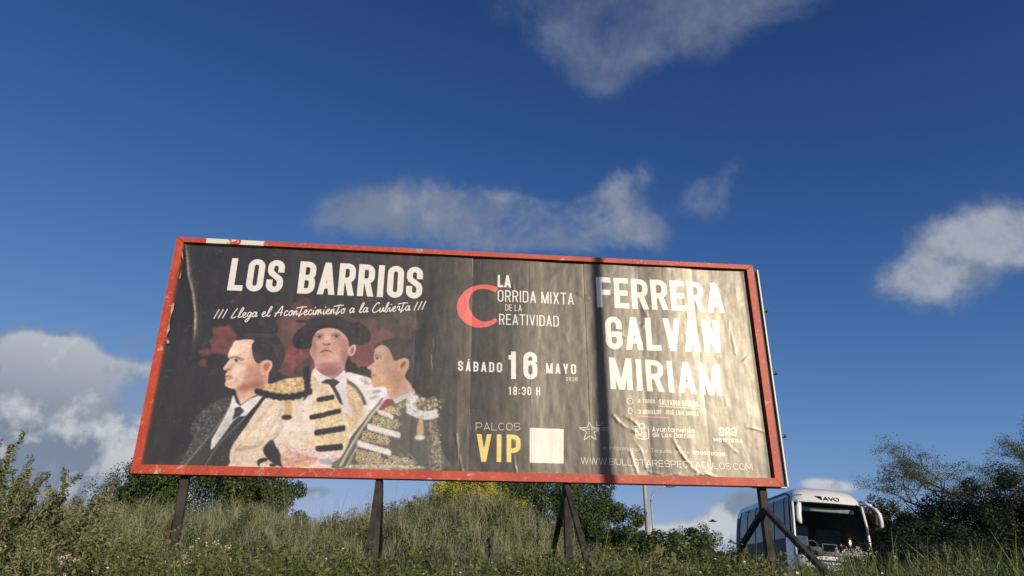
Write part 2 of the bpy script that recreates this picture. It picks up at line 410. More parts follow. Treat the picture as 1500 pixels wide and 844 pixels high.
def text(s, left, right, top, w, t, col, gap=None, alpha=1.0, space=None):
    """left/right: photo pixels of the baseline ends; top: photo pixel of the cap line at the left"""
    A, B, T = photo_to_print(np.array([left, right, top], float))
    H = A[1] - T[1]; gap = t * .55 if gap is None else gap; space = w * .55 if space is None else space
    tot = sum((space if c == ' ' else gwidth(c, w, t)) + gap for c in s) - gap
    sx = (B[0] - A[0]) / tot                       # canvas pixels per layout unit
    slope = (B[1] - A[1]) / (B[0] - A[0])
    x = 0.0; k = sx / H
    for c in s:
        if c == ' ': x += space + gap; continue
        gw = gwidth(c, w, t)
        tt = t                                     # stroke in height units, widths scaled by k
        for it in glyph(c, gw * k, tt):
            def M(q): return np.array([A[0] + x * sx + q[0] * H, A[1] - q[1] * H + slope * (x * sx + q[0] * H)])
            if it[0] == 's': put(stroke_mask([M(q) for q in it[1]], t * H / 2), C255(*col), alpha)
            else:
                _, xa, ya, xb, yb = it
                h = t / 2 * min(1.35, math.hypot(xb - xa, yb - ya) / max(abs(yb - ya), .2))
                h = min(h, t * .62)
                put(poly_mask(np.array([M((xa - h, ya)), M((xa + h, ya)), M((xb + h, yb)), M((xb - h, yb))])), C255(*col), alpha)
        x += gw + gap

# ---- the artwork
def paint_background():
    n = (.5 * vnoise(CHI, CWI, 160, 1) + .3 * vnoise(CHI, CWI, 60, 2) + .2 * vnoise(CHI, CWI, 14, 3))
    CAN[:] *= (0.90 + 0.22 * n)[..., None]
    st = vnoise(CHI, CWI, 70, 8, .05) * .5 + vnoise(CHI, CWI, 16, 9, .12) * .5
    CAN[:] *= (0.95 + 0.10 * st)[..., None]
    F = Zoom(1, 0, 0)
    RED = (142, 76, 72)
    r = np.random.default_rng(11)
    def splash(x, y, rx, ry, a, n=16, seed=0, col=RED):
        q = np.random.default_rng(seed); t = np.linspace(0, 2 * np.pi, n, endpoint=False)
        k = 1 + q.uniform(-.22, .22, n)
        F.poly(np.stack([x + rx * k * np.cos(t), y + ry * k * np.sin(t)], -1), col, a, .9)
    splash(328, 499, 21, 22, .75, seed=1); splash(301, 516, 11, 5, .6, seed=2); splash(297, 532, 6, 6, .6, seed=3)
    splash(383, 473, 5, 5, .35, seed=4, col=(110, 95, 90)); splash(442, 460, 15, 22, .45, seed=5); splash(420, 498, 22, 24, .5, seed=6)
    splash(445, 520, 26, 24, .6, seed=7); splash(432, 478, 10, 14, .35, seed=8, col=(120, 100, 98)); splash(545, 515, 32, 32, .62, seed=9); splash(480, 545, 52, 22, .6, seed=16); splash(430, 535, 26, 18, .6, seed=17)
    splash(575, 480, 35, 20, .42, seed=10, col=(104, 78, 74)); splash(600, 465, 20, 16, .3, seed=12, col=(104, 84, 80)); splash(525, 545, 18, 16, .6, seed=13)
    splash(318, 545, 9, 5, .35, seed=14, col=(90, 62, 60)); splash(480, 480, 66, 26, .5, seed=15, col=(112, 76, 72)); splash(420, 470, 16, 14, .4, seed=18, col=(112, 80, 76))
    for _ in range(120):
        x, y = r.uniform(290, 620), r.uniform(440, 560); s = r.uniform(.5, 2.6)
        splash(x, y, s, s * r.uniform(.5, 1), r.uniform(.15, .5), 8, int(r.integers(9999)), (128, 78, 74))
    for _ in range(26):
        x, y = r.uniform(290, 600), r.uniform(445, 560)
        splash(x, y, r.uniform(4, 14), r.uniform(3, 9), .28, 10, int(r.integers(9999)), (52, 48, 50))

def paint_left_man():
    A = Zoom(3.671, 250, 470); H = Zoom(6.492, 300, 470)
    J = A.poly([(345, 398), (250, 430), (190, 468), (135, 520), (102, 585), (118, 625), (90, 690), (42, 782), (612, 784), (600, 735), (560, 650), (520, 560), (500, 480), (530, 378), (505, 392), (440, 470), (380, 500)], (50, 50, 52), 1, 1)
    SL = A.poly([(330, 408), (250, 430), (190, 468), (135, 520), (102, 585), (120, 625), (92, 690), (42, 780), (120, 760), (200, 640), (270, 540), (322, 470)], (62, 62, 64), .9, 3)
    A.speckle(SL, [(128, 128, 128), (95, 95, 97), (40, 40, 42), (34, 34, 36), (150, 150, 150)], 4200, 1.6, 4.6, .6, 3)
    CH = A.poly([(500, 420), (400, 515), (330, 590), (250, 700), (205, 778), (320, 782), (322, 700), (400, 590), (470, 480)], (46, 46, 48), .9, 3)
    A.speckle(CH, [(110, 110, 112), (80, 80, 82), (30, 30, 32), (36, 36, 38)], 3600, 1.5, 4, .6, 4)
    A.poly([(500, 395), (530, 380), (470, 470), (410, 540), (380, 580), (400, 520), (450, 450)], (30, 30, 32), .9, 3)
    A.poly([(320, 470), (250, 570), (175, 665), (85, 778), (180, 780), (215, 700), (216, 640), (285, 530)], (58, 58, 60), .9, 3)
    A.line([(326, 448), (262, 552), (190, 640), (120, 725), (74, 780)], 9, (128, 128, 128), .8, 2)
    A.line([(400, 520), (320, 600), (240, 690), (185, 780)], 6, (140, 140, 138), .7, 2)
    A.poly([(335, 398), (350, 440), (375, 458), (430, 418), (506, 390), (470, 440), (405, 512), (370, 515), (335, 540), (232, 682), (214, 695), (219, 640), (282, 532), (318, 462)], (222, 220, 222), 1, 2, False)
    A.poly([(300, 520), (255, 600), (225, 680), (245, 660), (330, 540)], (190, 190, 196), .8, 5)
    A.poly([(345, 466), (372, 460), (397, 484), (372, 512), (330, 535), (343, 495)], (56, 58, 62), 1, 2, False)
    A.poly([(340, 400), (352, 440), (372, 460), (345, 468), (322, 455)], (236, 234, 236), 1, 2, False)
    A.poly([(375, 460), (432, 420), (503, 394), (455, 455), (408, 500), (395, 480)], (228, 227, 230), 1, 2, False)
    # head
    face = [(300, 182), (255, 245), (226, 305), (219, 345), (236, 362), (207, 405), (176, 448), (180, 468), (212, 475), (213, 487), (201, 500), (194, 520), (206, 533), (193, 545), (202, 562), (190, 592), (196, 620), (240, 642), (292, 655), (299, 690), (318, 745), (345, 795), (392, 765), (470, 715), (565, 688), (592, 640), (612, 560), (610, 500), (640, 440), (640, 385), (600, 372), (520, 330), (470, 300), (500, 200), (430, 175)]
    M = H.poly(face, (228, 193, 176), 1, 1.5)
    B = lambda *a, **k: H.blob(*a, clip=M, **k)
    B(300, 260, 80, 70, (244, 220, 202), alpha=.8, soft=.5); B(265, 300, 35, 40, (244, 220, 200), alpha=.8, soft=.5)
    B(470, 470, 90, 120, (196, 145, 126), alpha=.7, soft=.5); B(430, 460, 34, 30, (186, 112, 100), alpha=.75, soft=.6); B(500, 440, 60, 40, (190, 128, 112), alpha=.5, soft=.6)
    B(330, 440, 60, 50, (242, 214, 196), alpha=.8, soft=.5); B(310, 560, 70, 50, (238, 206, 188), alpha=.6, soft=.5)
    B(430, 620, 130, 40, (170, 120, 100), alpha=.65, soft=.5, rot=-12); B(360, 690, 50, 40, (190, 140, 118), alpha=.7, soft=.5)
    B(470, 650, 90, 60, (208, 160, 136), alpha=.6, soft=.5, rot=-30); B(400, 560, 26, 90, (178, 128, 108), alpha=.5, soft=.6, rot=25)
    B(520, 560, 60, 110, (168, 116, 98), alpha=.75, soft=.6, rot=20); B(440, 620, 150, 30, (150, 100, 84), alpha=.75, soft=.6, rot=-14); B(300, 720, 26, 60, (176, 126, 106), alpha=.6, soft=.6); B(520, 300, 40, 60, (190, 140, 118), alpha=.6, soft=.6); B(262, 262, 40, 60, (250, 232, 216), alpha=.7, soft=.6); B(300, 470, 34, 40, (240, 212, 194), alpha=.7, soft=.6)
    B(225, 465, 30, 10, (160, 100, 90), alpha=.6, soft=.5); B(255, 430, 16, 40, (196, 146, 128), alpha=.6, soft=.5, rot=20)
    B(300, 560, 8, 26, (170, 120, 104), alpha=.7, soft=.5, rot=10); B(240, 610, 36, 16, (226, 190, 170), alpha=.8, soft=.5)
    H.poly([(240, 350), (268, 336), (312, 340), (374, 366), (368, 374), (316, 354), (272, 350), (248, 362)], (96, 68, 58), .75, 4)
    H.poly([(278, 372), (312, 362), (352, 384), (325, 396), (290, 392)], (208, 196, 196), .9, 3)
    H.blob(300, 378, 14, 13, (48, 40, 42), alpha=.95, soft=.2); H.line([(272, 370), (310, 358), (356, 384)], 6, (50, 36, 34), .8, 2)
    B(340, 405, 40, 10, (200, 150, 134), alpha=.6, soft=.5, rot=10)
    H.line([(200, 534), (235, 532), (270, 540)], 6, (120, 66, 62), .85, 2); B(232, 522, 32, 8, (190, 118, 108), alpha=.8, soft=.4); B(236, 550, 32, 9, (200, 130, 118), alpha=.8, soft=.4)
    H.blob(198, 462, 12, 5, (120, 70, 60), alpha=.5, soft=.5); H.blob(228, 462, 11, 6, (90, 48, 44), alpha=.75, soft=.4)
    hair = H.poly([(298, 184), (330, 140), (400, 110), (480, 96), (580, 100), (670, 132), (722, 185), (757, 260), (766, 320), (745, 395), (700, 475), (645, 555), (612, 625), (600, 590), (612, 500), (642, 440), (640, 388), (600, 370), (548, 384), (512, 406), (476, 380), (452, 300), (448, 230), (470, 190), (430, 176), (350, 180)], (46, 44, 46), 1, 2)
    H.blob(560, 250, 90, 60, (34, 32, 34), alpha=.7, soft=.5, clip=hair); H.blob(640, 500, 40, 70, (62, 58, 60), alpha=.6, soft=.6, clip=hair); H.blob(500, 340, 34, 50, (84, 70, 64), alpha=.6, soft=.6, clip=hair)
    for i in range(26):
        x = 345 + i * 12
        H.line([(x, 172 - i * .7), (x + 16, 140 - i * .3), (x + 44, 116 + i * .9)], 3, (120, 118, 118) if i % 2 else (74, 72, 74), .6, 1, clip=hair)
    for i in range(14):
        H.line([(590 + i * 9, 190 + i * 4), (650 + i * 7, 250 + i * 8), (690 + i * 3, 350 + i * 8)], 3, (74, 72, 74), .5, 1, clip=hair)
    E = H.poly([(545, 398), (598, 376), (640, 400), (636, 450), (602, 500), (560, 516), (528, 506), (525, 470), (532, 430)], (224, 168, 148), 1, 2)
    H.poly([(562, 415), (600, 398), (618, 420), (600, 465), (572, 480), (560, 450)], (168, 96, 84), .8, 4, clip=E); H.line([(560, 410), (604, 386), (630, 410), (620, 450)], 8, (240, 196, 178), .8, 2, clip=E)
    H.blob(560, 500, 20, 12, (232, 180, 160), alpha=.7, soft=.4, clip=E)
    H.line([(600, 590), (700, 470), (770, 370)], 4, (120, 110, 108), .5, 2)

def paint_centre_man():
    Bz = Zoom(3.515, 400, 460); A = Zoom(3.671, 250, 470); H = Zoom(6.492, 425, 455)
    CR = (222, 208, 192)
    # dark hair and cape behind the neck
    H.poly([(205, 440), (180, 540), (185, 640), (150, 760), (110, 640), (60, 620), (40, 560), (120, 480)], (60, 54, 54), .8, 6)
    H.poly([(560, 440), (530, 500), (545, 600), (640, 625), (760, 650), (770, 590), (740, 545), (690, 530), (650, 545), (620, 500), (585, 490)], (34, 34, 32), 1, 3)
    S = A.poly([(540, 395), (470, 470), (410, 560), (342, 655), (318, 712), (320, 760), (332, 786), (620, 788), (600, 740), (566, 650), (560, 620), (610, 560), (700, 440), (720, 400), (640, 415)], CR, 1, 1.5)
    BD = Bz.poly([(206, 285), (190, 350), (165, 440), (60, 458), (0, 470), (-60, 560), (-40, 660), (60, 782), (335, 792), (352, 760), (390, 660), (420, 610), (500, 520), (580, 440), (586, 385), (500, 330), (440, 312), (378, 300), (372, 350), (320, 345), (245, 345)], (228, 216, 202), 1, 1.5)
    A.speckle(S, [(206, 180, 132), (238, 228, 212), (190, 164, 122), (240, 232, 220), (214, 190, 150)], 1300, 3, 9, .38, 5, ring=True)
    A.speckle(S, [(202, 178, 134), (240, 232, 220)], 900, 1.5, 3.5, .4, 6)
    A.line([(560, 430), (470, 540), (400, 640), (350, 700), (330, 770)], 7, (186, 160, 120), .6, 3); A.line([(600, 470), (540, 580), (490, 660)], 6, (168, 150, 128), .6, 3)
    A.line([(620, 540), (560, 630), (500, 690)], 8, (110, 98, 90), .7, 3); A.poly([(350, 690), (420, 670), (480, 672), (430, 692), (370, 700)], (150, 130, 110), .5, 4)
    A.poly([(498, 690), (540, 640), (562, 660), (592, 720), (608, 784), (560, 770), (520, 740)], (34, 34, 38), 1, 2)
    A.line([(556, 650), (580, 700), (600, 775)], 5, (120, 118, 120), .7, 1.5)
    A.poly([(465, 760), (480, 742), (515, 738), (520, 752), (485, 765), (475, 785)], (34, 34, 36), 1, 2); A.blob(550, 776, 20, 9, (34, 34, 36), soft=.2)
    Bz.blob(90, 590, 90, 70, (232, 220, 208), alpha=.8, soft=.5); Bz.line([(50, 540), (20, 600), (-10, 640)], 5, (150, 136, 122), .6, 3)
    # embroidery
    G = Bz.poly([(208, 300), (250, 350), (330, 440), (372, 520), (385, 620), (360, 640), (240, 400), (195, 410)], (222, 202, 164), .7, 5)
    G2 = Bz.poly([(200, 470), (240, 435), (320, 440), (372, 545), (370, 600), (225, 600), (220, 560)], (226, 206, 168), .75, 4)
    G3 = Bz.poly([(170, 660), (240, 625), (372, 610), (372, 690), (200, 690), (120, 680)], (224, 204, 164), .8, 4)
    G4 = Bz.poly([(368, 340), (400, 345), (465, 470), (440, 540), (400, 600), (372, 480)], (204, 178, 136), .85, 5)
    for i, g in enumerate((G, G2, G3, G4)):
        Bz.speckle(g, [(200, 170, 116), (234, 216, 180), (176, 146, 100), (242, 232, 212), (226, 214, 196)], 900, 2.5, 7, .5, 20 + i, ring=True)
        Bz.speckle(g, [(196, 162, 104), (240, 228, 204)], 500, 1.5, 3, .5, 30 + i)
    for x0, y0, x1, y1, w in ((232, 442, 308, 428, 24), (195, 532, 266, 520, 26), (274, 514, 342, 500, 25), (220, 612, 364, 588, 30), (226, 696, 352, 684, 32)):
        n = int((x1 - x0) / 9)
        for k in range(n + 1):
            t = k / n; Bz.blob(x0 + (x1 - x0) * t, y0 + (y1 - y0) * t, 8, w / 2 + (k % 3), (30, 30, 30), soft=.2)
    # epaulet
    Ep = Bz.poly([(-72, 392), (-30, 362), (0, 358), (60, 335), (120, 328), (152, 326), (165, 360), (160, 410), (100, 425), (30, 436), (-40, 420)], (206, 178, 130), 1, 2)
    Bz.speckle(Ep, [(236, 214, 168), (168, 136, 84), (244, 230, 196), (150, 120, 78)], 1100, 2.5, 7, .6, 41, ring=True)
    for k in range(26):
        t = k / 25.; x = -84 + t * 275; y = 398 + 42 * math.sin(t * 2.6) - 20 * t
        Bz.blob(x, y, 12, 14 + 3 * (k % 3), (30, 29, 28), soft=.2)
    for k in range(12): Bz.blob(178 - k * .8 + 4 * (k % 2), 400 - k * 11, 17, 10, (34, 32, 32), soft=.25)
    Bz.poly([(62, 455), (92, 448), (96, 520), (58, 525)], (198, 166, 112), .9, 2); Bz.blob(70, 532, 27, 13, (34, 33, 32), soft=.2)
    # white cape with blue and red dabs on the right shoulder
    W = Bz.poly([(380, 305), (450, 318), (520, 345), (582, 380), (588, 420), (560, 450), (500, 500), (470, 470), (440, 400), (400, 350)], (232, 230, 232), 1, 2)
    for x, y, rx, ry, c, ro in ((535, 400, 26, 7, (120, 136, 188), -12), (470, 345, 20, 6, (170, 180, 205), 10), (484, 358, 18, 7, (214, 128, 124), 5), (520, 430, 24, 6, (150, 150, 176), -20), (450, 335, 14, 5, (186, 190, 210), 15), (560, 375, 12, 6, (226, 200, 190), 0)):
        Bz.blob(x, y, rx, ry, c, .8, .5, ro, clip=W)
    Bz.line([(378, 345), (420, 372), (455, 420), (475, 468)], 16, (58, 56, 56), .95, 3); Bz.line([(380, 345), (425, 380), (458, 430)], 4, (200, 190, 170), .6, 1.5)
    # sash and hand
    K = Bz.poly([(10, 650), (60, 668), (200, 700), (330, 735), (318, 770), (200, 752), (60, 700), (20, 690)], (224, 206, 204), 1, 2)
    Bz.speckle(K, [(196, 120, 140), (236, 226, 224), (150, 90, 130), (222, 190, 150)], 380, 2, 5, .7, 51)
    HB = Bz.poly([(60, 705), (120, 712), (200, 735), (235, 745), (190, 780), (120, 792), (55, 790), (40, 740)], (212, 168, 156), 1, 2)
    Bz.speckle(HB, [(226, 190, 110), (190, 110, 110), (232, 205, 190)], 60, 6, 14, .6, 52); Bz.line([(110, 770), (160, 750), (232, 742)], 7, (178, 120, 112), .7, 3)
    Bz.poly([(240, 745), (300, 752), (296, 775), (245, 768)], (150, 160, 190), .8, 3)
    # shirt, tie
    H.poly([(238, 542), (222, 595), (250, 650), (290, 688), (395, 652), (395, 640), (300, 600)], (236, 228, 224), 1, 2)
    H.poly([(512, 568), (530, 620), (540, 700), (528, 730), (470, 680), (430, 655), (420, 640)], (226, 218, 222), 1, 2)
    H.poly([(430, 690), (480, 680), (530, 730), (545, 844), (600, 1000), (520, 960), (450, 800)], (216, 212, 222), 1, 3)
    H.poly([(290, 685), (345, 652), (430, 655), (472, 680), (425, 722), (470, 800), (505, 900), (470, 880), (400, 740), (370, 700)], (44, 46, 50), 1, 2, False)
    # face
    face = [(250, 205), (300, 176), (380, 166), (450, 180), (520, 228), (556, 290), (562, 350), (590, 330), (618, 320), (625, 370), (604, 418), (568, 436), (550, 430), (532, 480), (520, 525), (510, 570), (470, 610), (425, 642), (385, 645), (300, 602), (238, 545), (228, 480), (196, 425), (188, 385), (204, 340), (212, 270)]
    M = H.poly(face, (206, 168, 158), 1, 1.5)
    B = lambda *a, **k: H.blob(*a, clip=M, **k)
    B(350, 205, 110, 34, (214, 170, 160), alpha=.8, soft=.5); B(300, 330, 70, 60, (206, 166, 154), alpha=.6, soft=.5); B(480, 330, 60, 70, (186, 126, 122), alpha=.7, soft=.6)
    B(340, 470, 70, 34, (206, 160, 146), alpha=.8, soft=.5); B(370, 560, 130, 50, (160, 112, 116), alpha=.75, soft=.5); B(500, 480, 40, 80, (150, 106, 106), alpha=.5, soft=.6)
    B(350, 515, 120, 22, (144, 100, 98), alpha=.6, soft=.6); B(235, 380, 26, 110, (170, 122, 112), alpha=.55, soft=.6); B(500, 560, 40, 50, (176, 130, 150), alpha=.5, soft=.6)
    B(530, 400, 40, 130, (146, 98, 94), alpha=.6, soft=.6); B(225, 330, 26, 120, (150, 104, 96), alpha=.6, soft=.6); B(370, 590, 130, 40, (134, 90, 92), alpha=.7, soft=.6); B(300, 370, 40, 60, (176, 130, 120), alpha=.5, soft=.6); B(290, 200, 70, 26, (196, 154, 144), alpha=.6, soft=.5); B(355, 350, 18, 30, (176, 122, 114), alpha=.5, soft=.6)
    B(345, 275, 26, 46, (222, 184, 174), alpha=.7, soft=.5); B(345, 300, 34, 20, (212, 160, 150), alpha=.7, soft=.5)
    for ex, ey in ((275, 252), (437, 246)):
        B(ex, ey, 42, 24, (150, 104, 96), alpha=.7, soft=.5); B(ex, ey + 3, 30, 10, (206, 190, 186), alpha=.8, soft=.4); H.blob(ex + 3, ey, 15, 13, (56, 38, 38), .9, .25)
        H.line([(ex - 34, ey + 2), (ex, ey - 13), (ex + 34, ey)], 6, (80, 48, 44), .75, 2); H.line([(ex - 44, ey - 12), (ex - 8, ey - 30), (ex + 42, ey - 18)], 9, (116, 76, 66), .7, 3)
        H.line([(ex - 30, ey + 22), (ex, ey + 30), (ex + 30, ey + 20)], 5, (150, 100, 94), .5, 3)
    H.poly([(305, 322), (320, 308), (345, 318), (370, 306), (390, 322), (350, 334)], (120, 70, 68), .75, 3); H.line([(318, 256), (310, 300), (304, 322)], 6, (160, 112, 104), .5, 3)
    H.poly([(268, 412), (318, 376), (350, 372), (408, 396), (350, 390), (318, 392)], (110, 58, 58), .85, 3); B(340, 410, 44, 14, (196, 130, 124), alpha=.7, soft=.5); H.line([(300, 432), (345, 426), (390, 424)], 5, (150, 100, 94), .5, 3)
    E = H.poly([(566, 350), (590, 330), (620, 320), (626, 370), (604, 418), (568, 436), (556, 400)], (206, 160, 156), 1, 2); H.poly([(580, 360), (604, 344), (606, 380), (588, 410), (574, 400)], (140, 84, 88), .8, 3, clip=E); H.line([(582, 342), (612, 330), (618, 372)], 7, (236, 206, 204), .8, 2, clip=E)
    H.line([(470, 540), (480, 566), (462, 580)], 5, (120, 80, 80), .6, 2)
    # hat
    hat = H.poly([(24, 312), (26, 250), (62, 198), (128, 152), (140, 118), (60, 108), (56, 92), (130, 90), (180, 82), (250, 64), (380, 50), (470, 58), (540, 96), (580, 112), (655, 110), (722, 152), (760, 212), (765, 268), (732, 312), (680, 328), (600, 322), (566, 340), (556, 290), (520, 230), (450, 178), (380, 166), (300, 174), (250, 202), (216, 262), (203, 335), (168, 360), (110, 370), (50, 352)], (36, 32, 33), 1, 2)
    H.poly([(30, 300), (70, 250), (150, 240), (212, 262), (203, 335), (168, 360), (110, 370), (50, 350)], (30, 28, 30), .9, 6, clip=hat); H.poly([(560, 250), (640, 238), (750, 232), (765, 268), (732, 312), (680, 328), (600, 322), (566, 330)], (38, 36, 36), .85, 6, clip=hat)
    H.poly([(140, 120), (260, 80), (400, 66), (520, 90), (570, 130), (520, 180), (440, 130), (300, 130), (200, 190), (140, 170)], (52, 47, 47), .6, 8, clip=hat); H.line([(560, 240), (650, 232), (750, 238)], 5, (34, 32, 32), .8, 3)
    H.line([(600, 90), (660, 110), (720, 150)], 4, (96, 88, 84), .5, 2); H.line([(100, 365), (102, 400), (101, 425)], 4, (200, 180, 170), .8, 1)

def paint_right_man():
    Bz = Zoom(3.515, 400, 460); H = Zoom(7.033, 530, 480)
    V = Bz.poly([(600, 430), (560, 470), (500, 540), (450, 620), (400, 700), (350, 760), (335, 795), (870, 800), (868, 700), (850, 600), (838, 500), (845, 440), (780, 428), (720, 400), (640, 420)], (80, 82, 78), 1, 2)
    LP = Bz.poly([(596, 425), (540, 470), (470, 560), (400, 670), (345, 740), (300, 770), (330, 792), (395, 792), (410, 740), (440, 640), (500, 540), (580, 480)], (112, 108, 94), 1, 2)
    for o_, c_, w_ in ((0, (196, 196, 190), 12), (18, (74, 74, 70), 10), (34, (170, 166, 150), 7), (-14, (92, 90, 84), 8)):
        Bz.line([(580 + o_, 432), (500 + o_, 530), (425 + o_, 640), (385 + o_, 710), (345 + o_, 785)], w_, c_, .85, 2)
    SH = Bz.poly([(568, 480), (640, 440), (700, 430), (690, 470), (620, 500), (560, 530)], (128, 118, 88), .9, 4)
    Bz.speckle(SH, [(170, 158, 118), (90, 84, 62), (200, 190, 150)], 300, 4, 8, .7, 59, ring=True)
    for x0, y0, x1, y1, w in ((545, 500, 612, 528, 24), (492, 580, 648, 622, 34), (440, 665, 600, 712, 34)):
        n = int((x1 - x0) / 8)
        for k in range(n + 1):
            t = k / n; Bz.blob(x0 + (x1 - x0) * t, y0 + (y1 - y0) * t + (k % 3) * 1.5, 9, w / 2, (222, 220, 218), .95, .25)
    rg = np.random.default_rng(77)
    for (x0, y0, x1, y1, rows) in ((520, 530, 650, 570, 3), (465, 610, 600, 660, 3), (430, 705, 560, 745, 3), (600, 735, 730, 780, 3), (440, 745, 600, 775, 2), (580, 480, 650, 510, 2)):
        for r_ in range(rows):
            for k in range(9):
                x = x0 + (x1 - x0) * (k + .5 * (r_ % 2)) / 9; y = y0 + (y1 - y0) * k / 9 * .55 + r_ * 17 + rg.uniform(-3, 3)
                x += rg.uniform(-4, 4); q = rg.uniform(.75, 1.15); Bz.blob(x, y, 10 * q, 9 * q, ((206, 188, 148), (190, 170, 124), (222, 210, 178))[k % 3], .95, .15); Bz.blob(x + 1, y, 5 * q, 4.5 * q, (74, 68, 54), .9, .2)
    Bz.line([(655, 715), (690, 760), (700, 720), (740, 770)], 4, (190, 180, 150), .7, 1)
    BL = Bz.poly([(400, 778), (560, 776), (740, 782), (760, 796), (395, 796)], (190, 186, 176), .8, 3); Bz.speckle(BL, [(230, 226, 214), (130, 120, 96)], 200, 3, 6, .7, 60)
    SLv = Bz.poly([(790, 540), (840, 500), (850, 600), (868, 700), (872, 798), (815, 798), (800, 700)], (96, 96, 84), 1, 3); Bz.speckle(SLv, [(140, 136, 112), (60, 60, 52), (170, 166, 142)], 420, 4, 9, .7, 61, ring=True)
    Bz.line([(795, 540), (806, 660), (816, 795)], 5, (40, 42, 42), .8, 2)
    # white fringed epaulet with an olive knot
    WF = [(690, 440), (700, 425), (740, 418), (760, 470), (800, 492), (845, 490), (838, 528), (790, 536), (740, 530), (700, 508), (685, 470)]
    W = Bz.poly(WF, (206, 206, 206), 1, 3); Bz.speckle(W, [(236, 236, 236), (160, 160, 162), (226, 226, 230)], 500, 4, 9, .7, 62)
    for k in range(22): t = k / 21.; Bz.blob(692 + t * 150, 500 + 34 * math.sin(t * 2.4), 9, 12, (226, 226, 228) if k % 2 else (180, 180, 184), .9, .3)
    O_ = Bz.poly([(738, 440), (775, 430), (800, 445), (820, 426), (842, 436), (850, 470), (820, 495), (770, 498), (742, 480)], (134, 120, 92), 1, 2)
    Bz.speckle(O_, [(190, 176, 140), (86, 76, 58), (216, 204, 170), (70, 62, 48)], 420, 4, 9, .75, 63, ring=True)
    Bz.poly([(752, 540), (768, 540), (776, 590), (772, 620), (740, 618), (742, 585)], (190, 166, 116), .95, 2); Bz.blob(755, 636, 28, 14, (226, 224, 222), .95, .3)
    for k in range(14): Bz.blob(866 + rg.uniform(-12, 14), 462 + rg.uniform(-22, 26), 5, 3, (150, 150, 146), .6, .5)
    # collar and tie
    H.poly([(320, 738), (400, 702), (545, 645), (552, 680), (450, 735), (345, 785)], (198, 196, 214), 1, 2, False)
    H.poly([(170, 800), (240, 740), (300, 730), (330, 780), (240, 830), (180, 850)], (124, 64, 70), 1, 3); H.poly([(240, 655), (265, 690), (320, 735), (250, 740), (180, 830), (150, 840), (230, 720)], (214, 206, 210), .95, 3)
    face = [(140, 215), (195, 176), (300, 210), (420, 300), (484, 330), (488, 400), (452, 472), (450, 520), (492, 565), (540, 645), (400, 702), (320, 740), (266, 690), (252, 622), (200, 602), (132, 616), (106, 592), (97, 540), (104, 512), (92, 492), (104, 462), (90, 440), (62, 426), (58, 408), (95, 380), (128, 350), (124, 300), (130, 242)]
    M = H.poly(face, (200, 166, 146), 1, 2)
    B = lambda *a, **k: H.blob(*a, clip=M, **k)
    B(180, 250, 60, 50, (190, 158, 138), alpha=.7, soft=.5); B(260, 330, 70, 110, (176, 142, 124), alpha=.7, soft=.6); B(150, 520, 60, 60, (212, 164, 124), alpha=.75, soft=.5)
    B(210, 590, 90, 26, (206, 150, 96), alpha=.75, soft=.5); B(330, 560, 110, 60, (176, 128, 96), alpha=.6, soft=.6, rot=-30); B(400, 640, 90, 60, (190, 148, 128), alpha=.8, soft=.5); B(470, 640, 50, 50, (190, 170, 184), alpha=.6, soft=.5)
    B(360, 480, 80, 120, (150, 112, 92), alpha=.65, soft=.6, rot=-20); B(320, 270, 60, 80, (146, 118, 106), alpha=.5, soft=.6); B(190, 380, 26, 60, (204, 168, 146), alpha=.6, soft=.6); B(330, 650, 90, 40, (160, 118, 98), alpha=.6, soft=.6, rot=-30)
    B(110, 400, 40, 26, (206, 160, 132), alpha=.7, soft=.5); B(280, 660, 30, 60, (214, 176, 160), alpha=.6, soft=.5)
    H.line([(128, 290), (165, 282), (205, 304)], 10, (90, 66, 58), .75, 4); H.poly([(138, 316), (165, 306), (196, 322), (165, 334)], (190, 176, 168), .8, 3); H.blob(158, 318, 12, 11, (50, 38, 36), .9, .25); H.line([(134, 312), (165, 302), (200, 322)], 5, (64, 46, 42), .8, 2)
    H.blob(92, 428, 12, 6, (110, 66, 54), .7, .4); H.line([(100, 494), (130, 492), (150, 500)], 6, (110, 60, 54), .8, 2); B(122, 482, 26, 7, (180, 116, 104), alpha=.7, soft=.4); B(126, 506, 26, 8, (196, 128, 108), alpha=.7, soft=.4)
    hair = H.poly([(128, 212), (160, 165), (200, 140), (330, 108), (440, 128), (560, 190), (624, 300), (622, 450), (570, 560), (528, 632), (500, 575), (458, 505), (488, 405), (482, 332), (430, 312), (345, 342), (318, 300), (282, 222), (220, 176), (160, 198)], (42, 40, 43), .97, 4)
    H.blob(520, 260, 70, 90, (50, 58, 76), .55, .6, clip=hair); H.blob(330, 230, 70, 60, (64, 56, 54), .7, .6, clip=hair); H.blob(560, 440, 50, 120, (66, 66, 78), .6, .6, clip=hair)
    for i in range(22): H.line([(190 + i * 10, 160 - i * 1.5), (330 + i * 10, 190 + i * 6), (470 + i * 5, 330 + i * 10)], 3, (82, 80, 84) if i % 2 else (44, 42, 44), .4, 2, clip=hair)
    E = H.poly([(372, 400), (400, 350), (436, 320), (480, 336), (480, 390), (440, 430), (385, 448), (362, 440)], (190, 146, 124), 1, 3); H.poly([(395, 400), (420, 362), (448, 346), (452, 380), (420, 410)], (110, 70, 60), .8, 5, clip=E); H.line([(378, 420), (410, 348), (450, 328), (474, 350)], 8, (214, 176, 156), .7, 3, clip=E)

